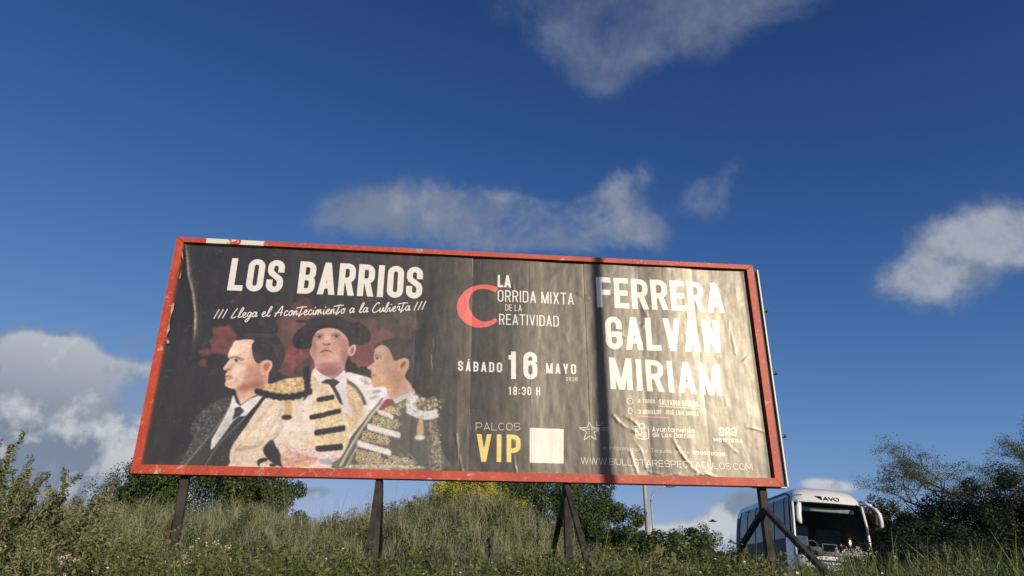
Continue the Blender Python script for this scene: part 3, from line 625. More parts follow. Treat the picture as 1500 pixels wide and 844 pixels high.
SCRIPT = {  # slanted handwriting, x height .5, advance in the first place
 '/': (.34, [[(-.02, 0), (.30, .95)]]),
 'L': (.50, [[(.42, .98), (.18, .5), (.02, .05), (.16, -.02), (.40, .12)]]),
 'l': (.36, [[(.02, .05), (.30, .6), (.42, .95), (.32, .98), (.18, .6), (.10, .12), (.20, 0), (.36, .14)]]),
 'e': (.38, [[(.0, .2), (.18, .26), (.30, .42), (.20, .5), (.06, .3), (.10, .04), (.24, .0), (.38, .16)]]),
 'g': (.42, [[(.36, .46), (.18, .5), (.06, .3), (.10, .1), (.24, .14), (.38, .46), (.26, 0), (.10, -.42), (-.06, -.40), (.06, -.18), (.42, .14)]]),
 'a': (.44, [[(.36, .46), (.18, .5), (.04, .25), (.10, .02), (.24, .12), (.38, .48), (.32, .05), (.46, .14)]]),
 'A': (.74, [[(.0, -.08), (.28, .5), (.56, 1.0), (.54, .5), (.50, .0)], [(.0, .30), (.30, .34), (.66, .36)]]),
 'c': (.36, [[(.32, .42), (.20, .5), (.06, .28), (.08, .04), (.20, .0), (.36, .14)]]),
 'o': (.40, [[(.22, .5), (.06, .3), (.10, .02), (.26, .06), (.32, .34), (.20, .5), (.42, .42)]]),
 'n': (.44, [[(.06, .48), (.02, .0), (.18, .42), (.28, .46), (.26, .06), (.44, .16)]]),
 't': (.40, [[(.30, .92), (.14, .3), (.04, -.12), (.14, -.02), (.36, .2)], [(-.22, .74), (.2, .84), (.62, .84)]]),
 'i': (.26, [[(.10, .46), (.06, .04), (.14, .0), (.28, .2)], [(.18, .68), (.22, .76)]]),
 'm': (.60, [[(.06, .46), (.02, .0), (.16, .42), (.24, .44), (.20, .0), (.34, .42), (.42, .44), (.42, .06), (.58, .16)]]),
 'C': (.60, [[(.56, .82), (.48, 1.0), (.24, .74), (.04, .28), (.08, .0), (.28, -.02), (.60, .22)]]),
 'u': (.42, [[(.08, .46), (.04, .08), (.16, .0), (.34, .44), (.32, .04), (.44, .16)]]),
 'b': (.38, [[(.04, .1), (.30, .7), (.34, .95), (.22, .8), (.06, .05), (.22, .0), (.32, .3), (.40, .34)]]),
 'r': (.34, [[(.06, .3), (.12, .5), (.26, .44), (.22, .08), (.34, .16)]]),
}
def script_text(s, left, right, top, col, wd):
    A, B, T = photo_to_print(np.array([left, right, top], float)); H = A[1] - T[1]
    tot = sum(.34 if c == ' ' else SCRIPT[c][0] for c in s); sx = (B[0] - A[0]) / tot; sl = (B[1] - A[1]) / (B[0] - A[0]); x = 0
    for c in s:
        if c == ' ': x += .34; continue
        for st in SCRIPT[c][1]:
            p = np.array(st); pts = []
            q = np.vstack([2 * p[0] - p[1], p, 2 * p[-1] - p[-2]])
            for i in range(1, len(q) - 2):
                for k in range(5):
                    t = k / 5; p0, p1, p2, p3 = q[i - 1:i + 3]
                    pts.append(0.5 * (2 * p1 + (p2 - p0) * t + (2 * p0 - 5 * p1 + 4 * p2 - p3) * t * t + (3 * p1 - p0 - 3 * p2 + p3) * t ** 3))
            pts.append(p[-1]); pts = np.array(pts)
            X = A[0] + (x + pts[:, 0]) * sx; Y = A[1] - pts[:, 1] * H + sl * (X - A[0])
            put(stroke_mask(np.stack([X, Y], -1), wd * H / 2, False), C255(*col))
        x += SCRIPT[c][0]

WHT = (232, 230, 224)
def paint_text():
    text('LOS BARRIOS', (332.4, 425.3), (617.9, 437.9), (338.5, 378), .40, .172, WHT, gap=.07, space=.22)
    script_text('/// Llega el Acontecimiento a la Cubierta ///', (313.5, 466.8), (624, 454), (314, 452.5), WHT, .105)
    text('LA', (728.9, 420.8), (748.4, 421.6), (728.9, 402.8), .44, .17, WHT, gap=.05)
    text('ORRIDA MIXTA', (728.9, 442), (841, 446.2), (729.5, 424.8), .42, .105, WHT, gap=.11, space=.16)
    text('DE LA', (739.9, 455.3), (764.2, 456.4), (739.9, 446.2), .42, .10, WHT, gap=.1, space=.14)
    text('REATIVIDAD', (731, 475.8), (818.8, 478.4), (731, 459.8), .42, .105, WHT, gap=.11)
    text('FERRERA', (874.7, 450.1), (1062.6, 458.4), (874.2, 406), .42, .172, WHT, gap=.075)
    text('GALVÁN', (888, 511.5), (1056.7, 516.6), (888, 463.6), .42, .168, WHT, gap=.075)
    text('MIRIAM', (894.3, 570), (1058.5, 579.4), (894, 523.6), .42, .168, WHT, gap=.085)
    text('SÁBADO', (670.5, 543.3), (735.2, 545.9), (670.5, 528.7), .42, .165, WHT, gap=.20)
    text('16', (743.6, 555.3), (787.3, 556.1), (743.6, 515.1), .42, .172, WHT, gap=.16)
    text('MAYO', (800.1, 546.9), (844.2, 548.2), (800.1, 531.8), .42, .165, WHT, gap=.20)
    text('2026', (829, 557.9), (846.3, 558.4), (829, 552.0), .42, .16, (205, 202, 196), gap=.18)
    text('18:30 H', (744.8, 578.7), (791.5, 579.3), (744.8, 566.5), .42, .15, WHT, gap=.15, space=.2)
    text('PALCOS', (696.8, 630.4), (762, 630.9), (696.8, 619.0), .95, .085, (214, 208, 184), gap=.2)
    text('VIP', (697.5, 676.3), (762.6, 677.5), (696.8, 635.6), .46, .17, (228, 210, 118), gap=.16)
    F = Zoom(1, 0, 0)
    # empty white square (the square of code itself is left out)
    C7 = Zoom(3.835, 640, 500); C7.poly([(521, 486), (713, 492), (713, 686), (521, 683)], (226, 224, 216), 1, .3, False)
    # big C
    Zoom(5.275, 640, 370).poly([(466, 271), (420, 254), (350, 248), (270, 265), (205, 310), (165, 370), (155, 425), (170, 490), (220, 545), (290, 575), (360, 578), (425, 560), (468, 531), (462, 516), (450, 508), (400, 530), (345, 530), (290, 495), (255, 440), (245, 390), (262, 330), (300, 292), (350, 281), (405, 288), (450, 307), (462, 300)], (226, 92, 88), 1, .5)
    C8 = Zoom(4.545, 840, 560); Z = Zoom(13.043, 845, 610)
    # star
    outer = [(240, 100), (285, 205), (440, 225), (330, 310), (370, 445), (255, 370), (140, 445), (185, 290), (50, 215), (205, 210)]
    for a, b in zip(outer, outer[1:] + outer[:1]): Z.line([a, b], 17, WHT, .9, 1)
    Z.line([(90, 245), (440, 238)], 14, WHT, .8, 1)
    for a, b in (((375, 90), (385, 190)), ((500, 95), (450, 165)), ((360, 160), (440, 180)), ((460, 215), (610, 222)), ((460, 262), (600, 262)), ((400, 250), (430, 360)), ((320, 285), (390, 295)), ((360, 230), (430, 300))): Z.line([a, b], 14, WHT, .75, 3)
    text('4 TOROS', (935.3, 590.1), (959.5, 590.8), (935.3, 584.4), .42, .15, WHT, gap=.10, space=.2)
    text('SALVADOR DOMECQ', (965.9, 593), (1022.6, 596.3), (965.9, 584.8), .42, .14, WHT, gap=.12, space=.2)
    text('2 NOVILLOS', (935.7, 606.6), (968.9, 606.9), (935.7, 600.1), .42, .15, WHT, gap=.10, space=.2)
    text('JOSÉ LUIS MARCA', (973.8, 606.9), (1023.7, 609.5), (973.8, 600.5), .42, .14, WHT, gap=.12, space=.2)
    C8.line([(565, 159), (838, 177)], 8, (222, 206, 128), .9, 2); C8.line([(430, 226), (640, 236)], 9, (204, 110, 104), .9, 2)
    tt = np.linspace(0, 2 * np.pi, 20)
    C8.line(np.stack([376 + 20 * np.cos(tt), 126 + 20 * np.sin(tt)], -1), 5, WHT, .9, 1); C8.line([(362, 100), (376, 90), (392, 102)], 4, WHT, .9, 1); C8.line([(368, 128), (384, 120)], 5, WHT, .9, 1)
    C8.line(np.stack([378 + 13 * np.cos(tt), 192 + 18 * np.sin(tt)], -1), 5, WHT, .9, 1); C8.line([(366, 214), (376, 208), (388, 218)], 4, WHT, .9, 1); C8.line([(364, 172), (378, 170), (392, 174)], 4, WHT, .9, 1)
    # town crest
    Z.line([(1125, 250), (1130, 370), (1165, 415), (1240, 430), (1335, 425), (1370, 390), (1370, 240)], 17, WHT, .95, 1)
    Z.line(np.stack([1240 + 52 * np.cos(tt), 185 + 44 * np.sin(tt)], -1), 15, WHT, .95, 1); Z.line([(1105, 190), (1180, 192), (1240, 232), (1310, 205), (1380, 205)], 14, WHT, .95, 1); Z.line([(1105, 232), (1180, 232), (1240, 258), (1300, 235), (1380, 238)], 10, WHT, .9, 1)
    Z.line([(1230, 250), (1232, 330), (1150, 345)], 14, WHT, .9, 1); Z.line([(1235, 330), (1290, 300), (1340, 320)], 12, WHT, .8, 1); Z.line([(1150, 370), (1230, 360), (1290, 405)], 12, WHT, .9, 1); Z.line(np.stack([1300 + 26 * np.cos(tt), 365 + 26 * np.sin(tt)], -1), 13, WHT, .9, 1); Z.line([(1150, 300), (1190, 330)], 22, WHT, .8, 2)
    for a in (20, 55, 90, 125, 160):
        c, s_ = math.cos(math.radians(a)), math.sin(math.radians(a)); Z.line([(1240 + 72 * c, 185 - 66 * s_), (1240 + 92 * c, 185 - 84 * s_)], 11, WHT, .8, 2)
    text('Ayuntamiento', (955.5, 632.4), (1017.8, 634.3), (955.5, 624.9), .66, .15, WHT, gap=.10)
    text('de Los Barrios', (956, 640.2), (1017.8, 642.3), (956, 632.9), .66, .15, WHT, gap=.10, space=.3)
    for x in (985, 1026, 1067):
        C8.line([(x - 14, 320), (x - 10, 308), (x, 304), (x + 12, 310), (x + 15, 330)], 9, WHT, .95, 1); C8.line([(x + 15, 326), (x + 13, 352), (x - 13, 348)], 9, WHT, .95, 1); C8.line([(x - 12, 330), (x + 8, 334)], 8, WHT, .95, 1); C8.line([(x - 12, 330), (x - 13, 350)], 8, WHT, .9, 1)
    text('MONTERA', (1045.7, 646.6), (1088.2, 648.7), (1045.7, 641.2), .85, .24, WHT, gap=.16)
    text('+ Información y Taquilla online', (883.5, 658.2), (1010.0, 665.6), (883.5, 652.6), .62, .10, (222, 220, 212), gap=.12, space=.34)
    text('639308029', (1014.5, 665.8), (1062.2, 668.4), (1014.5, 660.2), .60, .17, WHT, gap=.12)
    text('WWW.BULLSTARESPECTACULOS.COM', (851, 679.5), (1102.9, 688.9), (851, 669.8), .72, .088, WHT, gap=.115)

def paint_wear():
    F = Zoom(1, 0, 0); r = np.random.default_rng(3)
    # scuffs: pale vertical scratches and paper torn along the bottom edge
    for x, y, l in ((692, 375, 32), (632, 520, 20), (634, 497, 12), (671, 640, 42), (688, 600, 30), (755, 668, 18), (752, 640, 8), (866, 560, 60), (937, 470, 30), (860, 520, 24)):
        p = [(x + r.uniform(-.35, .35) + k * .2, y + l * k / 5) for k in range(6)]
        F.line(p, r.uniform(.7, 1.5), (170, 164, 152), .7, .3)
    for _ in range(260):
        x, y = r.uniform(215, 1130), r.uniform(375, 690); F.blob(x, y, r.uniform(.3, .9), r.uniform(.3, 1.4), (150, 145, 136) if r.random() < .6 else (36, 34, 34), r.uniform(.2, .6), .3)
    n1 = vnoise(CHI, CWI, 9, 21); n2 = vnoise(CHI, CWI, 40, 22)
    m = np.clip((n1 * .55 + n2 * .45 - .74) * 9, 0, 1) * .18
    CAN[:] += (C255(140, 134, 124) - CAN) * m[..., None]
    for x0, x1 in ((205, 355), (455, 505), (535, 610)):
        pts = [(x, 680.9 + (x - 205) * .0185 + r.uniform(-.4, .8)) for x in np.arange(x0, x1, 4)]
        F.poly(pts + [(x1, 700), (x0, 700)], (214, 208, 196), .95, .3, False)
    for x0, x1 in ((640, 720), (760, 850), (880, 1000), (1040, 1120)):
        pts = [(x, 681.9 + (x - 205) * .0195 + r.uniform(-1.2, 1.2)) for x in np.arange(x0, x1, 3)]
        F.poly(pts + [(x1, 716), (x0, 716)], (150, 140, 124), .75, .4, False)
    for k in range(34):   # flaked white along the panel at the right of the figures
        F.blob(643 + r.uniform(-5, 3), 585 + 100 * r.random(), r.uniform(.4, 1.6), r.uniform(.5, 2), (190, 186, 180), .6, .3)

paint_background(); paint_left_man(); paint_centre_man(); paint_right_man()
def mottle():
    # uneven ink: broad soft light and dark like a photograph enlarged many times
    lum = CAN.mean(2); w = np.clip((lum - .30) * 3, 0, 1)
    n = .6 * vnoise(CHI, CWI, 34, 71) + .4 * vnoise(CHI, CWI, 15, 72); n2 = vnoise(CHI, CWI, 7, 73)
    CAN[:] *= (1 + w * (.15 * (n - .5) + .07 * (n2 - .5)))[..., None]
mottle()
for c_ in range(3): CAN[:, :1300, c_] = blur1(CAN[:, :1300, c_], 1.7)
g_ = .5 * vnoise(CHI, CWI, 2.2, 61) + .3 * vnoise(CHI, CWI, 5, 62) + .2 * vnoise(CHI, CWI, 11, 63)
CAN *= (1 + .11 * (g_ - .5) + .05 * (vnoise(CHI, CWI, 4, 64, 9) - .5))[..., None]; CAN += (.024 * (vnoise(CHI, CWI, 3, 65) - .5))[..., None]
paint_wear(); paint_text()
CAN *= (1 + .05 * (vnoise(CHI, CWI, 7, 66) - .5))[..., None]
np.clip(CAN, 0, 1, out=CAN)
# ------------------------------------------------------------------ helpers
def link(o, parent=None, label=None, cat=None, group=None, kind=None):
    COL.objects.link(o)
    if parent is not None: o.parent = parent
    if label: o['label'] = label
    if cat: o['category'] = cat
    if group: o['group'] = group
    if kind: o['kind'] = kind
    return o

def empty(name, loc, label, cat, rz=0.0, group=None, rx=0.0):
    o = bpy.data.objects.new(name, None); o.empty_display_size = .3
    o.location = loc; o.rotation_euler = (rx, 0, rz)
    return link(o, None, label, cat, group)

def mesh_np(name, V, F, mats, mi=None, smooth=False):
    """V (n,3); F (m,k) constant k"""
    me = bpy.data.meshes.new(name)
    V = np.asarray(V, np.float32); F = np.asarray(F, np.int32); m, k = F.shape
    me.vertices.add(len(V)); me.vertices.foreach_set('co', V.ravel())
    me.loops.add(m * k); me.loops.foreach_set('vertex_index', F.ravel())
    me.polygons.add(m); me.polygons.foreach_set('loop_start', np.arange(0, m * k, k, dtype=np.int32))
    if mi is not None: me.polygons.foreach_set('material_index', np.asarray(mi, np.int32))
    if smooth: me.polygons.foreach_set('use_smooth', np.ones(m, bool))
    me.update(calc_edges=True); me.validate()
    for x in (mats if isinstance(mats, (list, tuple)) else [mats]): me.materials.append(x)
    return me

def obj_np(name, V, F, mats, parent=None, mi=None, smooth=False, **kw):
    return link(bpy.data.objects.new(name, mesh_np(name, V, F, mats, mi, smooth)), parent, **kw)

class MB:
    """collects simple solids into one mesh"""
    def __init__(s): s.v, s.f, s.m = [], [], []
    def add(s, v, f, mi=0):
        o = len(s.v); s.v += [tuple(p) for p in v]; s.f += [tuple(i + o for i in q) for q in f]; s.m += [mi] * len(f); return s
    def box(s, c, d, mi=0, M=None, b=0.0):
        x, y, z = d[0] / 2, d[1] / 2, d[2] / 2; c = Vector(c)
        if b <= 0:
            v = [Vector((i * x, j * y, k * z)) for k in (-1, 1) for i, j in ((-1, -1), (1, -1), (1, 1), (-1, 1))]
            f = [(3, 2, 1, 0), (4, 5, 6, 7), (0, 1, 5, 4), (1, 2, 6, 5), (2, 3, 7, 6), (3, 0, 4, 7)]
        else:
            bm = bmesh.new(); bmesh.ops.create_cube(bm, size=1)
            for q in bm.verts: q.co = Vector((q.co.x * d[0], q.co.y * d[1], q.co.z * d[2]))
            bmesh.ops.bevel(bm, geom=bm.edges[:], offset=b, segments=2, affect='EDGES', profile=.5)
            bm.verts.index_update(); v = [q.co.copy() for q in bm.verts]; f = [tuple(q.index for q in g.verts) for g in bm.faces]; bm.free()
        if M is not None: v = [M @ q for q in v]
        return s.add([q + c for q in v], f, mi)
    def tube(s, pts, rad, n=6, mi=0, cap=True):
        pts = [Vector(p) for p in pts]; V, F = [], []
        if not isinstance(rad, (list, tuple)): rad = [rad] * len(pts)
        up = Vector((0.13, 0.31, .94))
        for i, p in enumerate(pts):
            t = (pts[min(i + 1, len(pts) - 1)] - pts[max(i - 1, 0)]).normalized()
            a = t.cross(up)
            if a.length < 1e-3: a = t.cross(Vector((1, 0, 0)))
            a.normalize(); b = t.cross(a)
            for k in range(n):
                w = 2 * math.pi * k / n; V.append(p + (a * math.cos(w) + b * math.sin(w)) * rad[i])
        for i in range(len(pts) - 1):
            for k in range(n): F.append((i * n + k, i * n + (k + 1) % n, (i + 1) * n + (k + 1) % n, (i + 1) * n + k))
        if cap: F += [tuple(range(n))[::-1], tuple((len(pts) - 1) * n + k for k in range(n))]
        return s.add(V, F, mi)
    def beam(s, p, q, w, d, mi=0, up=Vector((0, 1, 0)), b=0.0):
        p, q = Vector(p), Vector(q); z = (q - p); L = z.length; z.normalize(); x = up.cross(z).normalized(); y = z.cross(x)
        M = Matrix((x, y, z)).transposed()
        return s.box((p + q) / 2, (w, d, L), mi, M, b)
    def build(s, name, mats, parent=None, smooth=False, **kw):
        me = bpy.data.meshes.new(name); me.from_pydata(s.v, [], s.f)
        for x in (mats if isinstance(mats, (list, tuple)) else [mats]): me.materials.append(x)
        me.polygons.foreach_set('material_index', s.m)
        if smooth: me.polygons.foreach_set('use_smooth', [True] * len(me.polygons))
        me.update()
        return link(bpy.data.objects.new(name, me), parent, **kw)

# ------------------------------------------------------------------ materials
def mat(name):
    m = bpy.data.materials.new(name); m.use_nodes = True
    nt = m.node_tree; return m, nt, nt.nodes, nt.links, nt.nodes['Principled BSDF']

def ramp_node(N, stops):
    r = N.new('ShaderNodeValToRGB'); e = r.color_ramp.elements
    while len(e) < len(stops): e.new(.5)
    for q, (p, c) in zip(e, stops): q.position = p; q.color = (*c, 1)
    return r

def simple(name, col, rough=.5, metal=0.0, var=.12, scale=6.0, bump=0.0, col2=None, spec=.5, coords='Object', bscale=None):
    m, nt, N, L, P = mat(name)
    tc = N.new('ShaderNodeTexCoord'); n = N.new('ShaderNodeTexNoise'); n.inputs['Scale'].default_value = scale; n.inputs['Detail'].default_value = 6; n.inputs['Roughness'].default_value = .62
    L.new(tc.outputs[coords], n.inputs['Vector'])
    lo = tuple(c * (1 - var) for c in col); hi = tuple(min(1, c * (1 + var)) for c in col) if col2 is None else col2
    r = ramp_node(N, [(.35, lo), (.65, hi)]); L.new(n.outputs['Fac'], r.inputs[0]); L.new(r.outputs[0], P.inputs['Base Color'])
    P.inputs['Roughness'].default_value = rough; P.inputs['Metallic'].default_value = metal; P.inputs['Specular IOR Level'].default_value = spec
    if bump:
        b = N.new('ShaderNodeBump'); b.inputs['Strength'].default_value = bump; b.inputs['Distance'].default_value = .01
        n2 = N.new('ShaderNodeTexNoise'); n2.inputs['Scale'].default_value = bscale or scale * 5; n2.inputs['Detail'].default_value = 5; L.new(tc.outputs[coords], n2.inputs['Vector'])
        L.new(n2.outputs['Fac'], b.inputs['Height']); L.new(b.outputs[0], P.inputs['Normal'])
    return m

def leaf_mat(name, cols, rough=.55, trans=.25, patch=None):
    """colour differs leaf by leaf and, more slowly, patch by patch"""
    m, nt, N, L, P = mat(name)
    g = N.new('ShaderNodeNewGeometry'); tc = N.new('ShaderNodeTexCoord')
    n = N.new('ShaderNodeTexNoise'); n.inputs['Scale'].default_value = .9; n.inputs['Detail'].default_value = 3; L.new(g.outputs['Position'], n.inputs['Vector'])
    a = N.new('ShaderNodeMath'); a.operation = 'MULTIPLY_ADD'; a.inputs[1].default_value = .55; L.new(g.outputs['Random Per Island'], a.inputs[0])
    b = N.new('ShaderNodeMath'); b.operation = 'MULTIPLY_ADD'; b.inputs[1].default_value = 1.5; b.inputs[2].default_value = -.53; L.new(n.outputs['Fac'], b.inputs[0]); L.new(b.outputs[0], a.inputs[2])
    r = ramp_node(N, [(i / (len(cols) - 1) if len(cols) > 1 else 0, c) for i, c in enumerate(cols)]); L.new(a.outputs[0], r.inputs[0])
    L.new(r.outputs[0], P.inputs['Base Color']); P.inputs['Roughness'].default_value = rough; P.inputs['Specular IOR Level'].default_value = .35
    t = N.new('ShaderNodeBsdfTranslucent'); L.new(r.outputs[0], t.inputs['Color'])
    mx = N.new('ShaderNodeMixShader'); mx.inputs[0].default_value = trans
    L.new(P.outputs[0], mx.inputs[1]); L.new(t.outputs[0], mx.inputs[2]); L.new(mx.outputs[0], N['Material Output'].inputs['Surface'])
    return m

# ------------------------------------------------------------------ the lie of the land
def sstep(a, b, x):
    t = np.clip((np.asarray(x, float) - a) / (b - a), 0, 1); return t * t * (3 - 2 * t)

def ground_h(x, y):
    x = np.asarray(x, float); y = np.asarray(y, float)
    h = 1.93 * sstep(1.0, 8.3, y) + .04 * np.clip(y - 9, 0, 9)
    crest = 2.42 + .14 * np.sin(x * .55 + 1.0) + .10 * np.sin(x * 1.4) + .78 * np.exp(-((x + 1.5) / 1.7) ** 2)
    h += crest * (1 - .50 * sstep(-.3, 2.4, x)) * (1 - sstep(2.0, 9.5, x)) * sstep(16.0, 25.0, y)
    h += .9 * sstep(26, 40, y) * sstep(2, 8, x) * 1.0
    h += .05 * np.sin(x * 1.9 + y * .7) + .04 * np.sin(y * 2.3 - x)
    return h
# ------------------------------------------------------------------ ground
soil, nt, N, L, P = mat('soil')
tc = N.new('ShaderNodeTexCoord'); n1 = N.new('ShaderNodeTexNoise'); n1.inputs['Scale'].default_value = 1.3; n1.inputs['Detail'].default_value = 9; L.new(tc.outputs['Object'], n1.inputs['Vector'])
r1 = ramp_node(N, [(.3, (.035, .045, .018)), (.5, (.075, .07, .032)), (.72, (.13, .105, .06))]); L.new(n1.outputs['Fac'], r1.inputs[0]); L.new(r1.outputs[0], P.inputs['Base Color']); P.inputs['Roughness'].default_value = .95
b1 = N.new('ShaderNodeBump'); b1.inputs['Strength'].default_value = .8; b1.inputs['Distance'].default_value = .06; n2 = N.new('ShaderNodeTexNoise'); n2.inputs['Scale'].default_value = 9; n2.inputs['Detail'].default_value = 8
L.new(tc.outputs['Object'], n2.inputs['Vector']); L.new(n2.outputs['Fac'], b1.inputs['Height']); L.new(b1.outputs[0], P.inputs['Normal'])
def build_ground():
    xs = np.unique(np.concatenate([-np.geomspace(2500, 26, 16), np.linspace(-25, 25, 126), np.geomspace(26, 2500, 16)]))
    ys = np.unique(np.concatenate([-np.geomspace(2500, 12, 14), np.linspace(-10, 50, 151), np.geomspace(52, 3000, 16)]))
    X, Y = np.meshgrid(xs, ys); Z = ground_h(X, Y)
    V = np.stack([X, Y, Z], -1).reshape(-1, 3); nx = len(xs)
    i, j = np.meshgrid(np.arange(nx - 1), np.arange(len(ys) - 1)); a = (j * nx + i).ravel()
    obj_np('ground', V, np.stack([a, a + 1, a + nx + 1, a + nx], -1), soil, smooth=True, kind='structure')
build_ground()
asphalt = simple('asphalt', (.055, .055, .055), .9, var=.25, scale=3, bump=.3)
whitepaint = simple('road_paint', (.7, .7, .68), .7, var=.1)
def build_road():
    # the road the coach stands on, crossing behind the bank
    m = MB(); ed = []; V = []; F = []
    pts = [(5.2, 12), (7.6, 18), (9.6, 24), (10.9, 30), (11.6, 38), (12.0, 60), (12.5, 140)]
    for i, (x, y) in enumerate(pts):
        for k in (-3.6, 3.8): V.append((x + k, y, float(ground_h(x, y)) + .06))
    V[0] = (V[0][0], V[0][1], V[0][2] - .2); V[1] = (V[1][0], V[1][1], V[1][2] - .2)
    F = [(2 * i, 2 * i + 1, 2 * i + 3, 2 * i + 2) for i in range(1, len(pts) - 1)]
    o = MB().add(V, F).build('road', asphalt); o['kind'] = 'structure'
build_road()

# ------------------------------------------------------------------ billboard
def bpt(u, off, z): return Vector(BPOS + BEX * u + BNB * off) + Vector((0, 0, z))
def print_px(px, py):
    q = photo_to_print([px, py]); return q[0] / RES + PX0, PH - q[1] / RES + PZ0

red, nt, N, L, P = mat('red_frame_paint')
tc = N.new('ShaderNodeTexCoord'); geo = tc.outputs['Object']
def NZ(scale, detail=6, rough=.6, dist=0, vec=None):
    n = N.new('ShaderNodeTexNoise'); n.inputs['Scale'].default_value = scale; n.inputs['Detail'].default_value = detail; n.inputs['Roughness'].default_value = rough; n.inputs['Distortion'].default_value = dist
    L.new(vec if vec is not None else geo, n.inputs['Vector']); return n.outputs['Fac']
def RP(v, a, b, c0=0, c1=1):
    n = N.new('ShaderNodeMapRange'); n.inputs['From Min'].default_value = a; n.inputs['From Max'].default_value = b; n.inputs['To Min'].default_value = c0; n.inputs['To Max'].default_value = c1; L.new(v, n.inputs['Value']); return n.outputs[0]
def MX(f, a, b):
    n = N.new('ShaderNodeMix'); n.data_type = 'RGBA'
    for i, v in ((0, f), (6, a), (7, b)):
        if isinstance(v, tuple): n.inputs[i].default_value = (*v, 1)
        else: L.new(v, n.inputs[i])
    return n.outputs[2]
def MT(op, a, b):
    n = N.new('ShaderNodeMath'); n.operation = op
    for i, v in ((0, a), (1, b)):
        if isinstance(v, (int, float)): n.inputs[i].default_value = v
        else: L.new(v, n.inputs[i])
    return n.outputs[0]
c = MX(RP(NZ(3.0, 8), .35, .65), (.42, .048, .022), (.55, .085, .040))
c = MX(RP(NZ(14, 6, .7), .56, .66), c, (.66, .17, .10))
c = MX(RP(NZ(5.5, 10, .75, .6), .585, .65), c, (.55, .42, .34))
c = MX(RP(NZ(22, 8, .7), .60, .68), c, (.16, .045, .03))
sx = N.new('ShaderNodeSeparateXYZ'); L.new(geo, sx.inputs[0])
# stretch of white paint left showing on the top member (object origin = lower left corner of the frame)
xx = MT('ADD', sx.outputs['X'], RP(NZ(16, 5), 0, 1, -.05, .05))
w1 = MT('MULTIPLY', MT('GREATER_THAN', xx, .40), MT('LESS_THAN', xx, 1.17)); w1 = MT('MULTIPLY', w1, MT('GREATER_THAN', sx.outputs['Z'], BH - FRT - .002))
w1 = MT('MULTIPLY', w1, MT('SUBTRACT', 1.0, MT('MULTIPLY', MT('MULTIPLY', MT('GREATER_THAN', xx, .68), MT('LESS_THAN', xx, .86)), MT('GREATER_THAN', NZ(9, 6, .7), .50))))
c = MX(w1, c, (.72, .70, .62))
L.new(c, P.inputs['Base Color']); P.inputs['Roughness'].default_value = .55
bb = N.new('ShaderNodeBump'); bb.inputs['Strength'].default_value = .35; bb.inputs['Distance'].default_value = .006; L.new(NZ(30, 8, .7), bb.inputs['Height']); L.new(bb.outputs[0], P.inputs['Normal'])

poster, nt, N, L, P = mat('printed_paper')
img = bpy.data.images.new('billboard_print', CWI, CHI)
buf = np.ones((CHI, CWI, 4), np.float32); buf[..., :3] = CAN[::-1]
img.pixels.foreach_set(buf.ravel()); img.update(); img.pack()
ti = N.new('ShaderNodeTexImage'); ti.image = img; ti.interpolation = 'Linear'; ti.extension = 'EXTEND'
uvn = N.new('ShaderNodeUVMap'); uvn.uv_map = 'UVMap'; L.new(uvn.outputs[0], ti.inputs['Vector']); L.new(ti.outputs['Color'], P.inputs['Base Color'])
tc = N.new('ShaderNodeTexCoord'); geo = tc.outputs['Object']
mp = N.new('ShaderNodeMapping'); mp.inputs['Scale'].default_value = (60, 60, 5); L.new(geo, mp.inputs['Vector'])
mq = N.new('ShaderNodeMapping'); mq.inputs['Scale'].default_value = (4, 4, 60); L.new(geo, mq.inputs['Vector'])
hgt = MT('ADD', MT('MULTIPLY', NZ(1, 4, .6, 0, mp.outputs[0]), .35), MT('MULTIPLY', NZ(1, 4, .6, 0, mq.outputs[0]), .25))
hgt = MT('ADD', hgt, MT('MULTIPLY', NZ(7, 8, .62, .4), 1.3)); hgt = MT('ADD', hgt, MT('MULTIPLY', NZ(45, 6, .6), .25))
bb = N.new('ShaderNodeBump'); bb.inputs['Strength'].default_value = .32; bb.inputs['Distance'].default_value = .0020; L.new(hgt, bb.inputs['Height']); L.new(bb.outputs[0], P.inputs['Normal'])
L.new(RP(NZ(3.2, 7, .65), .3, .7, .34, .42), P.inputs['Roughness']); P.inputs['Specular IOR Level'].default_value = 1.0; P.inputs['IOR'].default_value = 1.53; P.inputs['Specular Tint'].default_value = (1.0, .94, .82, 1)

sheet_back = simple('galvanised_sheet', (.19, .18, .17), .6, metal=.3, var=.3, scale=2.5)
post_mat = simple('weathered_post', (.026, .025, .025), .75, var=.35, scale=5, bump=.5, col2=(.062, .058, .055))
post_mat.node_tree.nodes['Principled BSDF'].inputs['Specular IOR Level'].default_value = .3
shadow_dark_steel = simple('shadow_dark_steel', (.03, .03, .032), .55, var=.3)  # on the rear carcass this dark tone carries the shadow as colour
white_edge = simple('white_edge_paint', (.72, .72, .70), .5, var=.08)
torn_mat = simple('torn_paper', (.55, .47, .36), .8, var=.2, scale=20)

bb_root = empty('billboard', bpt(0, 0, -1.5), 'long red framed billboard with dark bullfight poster standing on dark posts in the weeds', 'billboard', rz=BYAW)
bb_root.location = Vector(BPOS)
def bpart(m, name, mats, parent=None, **kw): return m.build(name, mats, parent or bb_root, **kw)
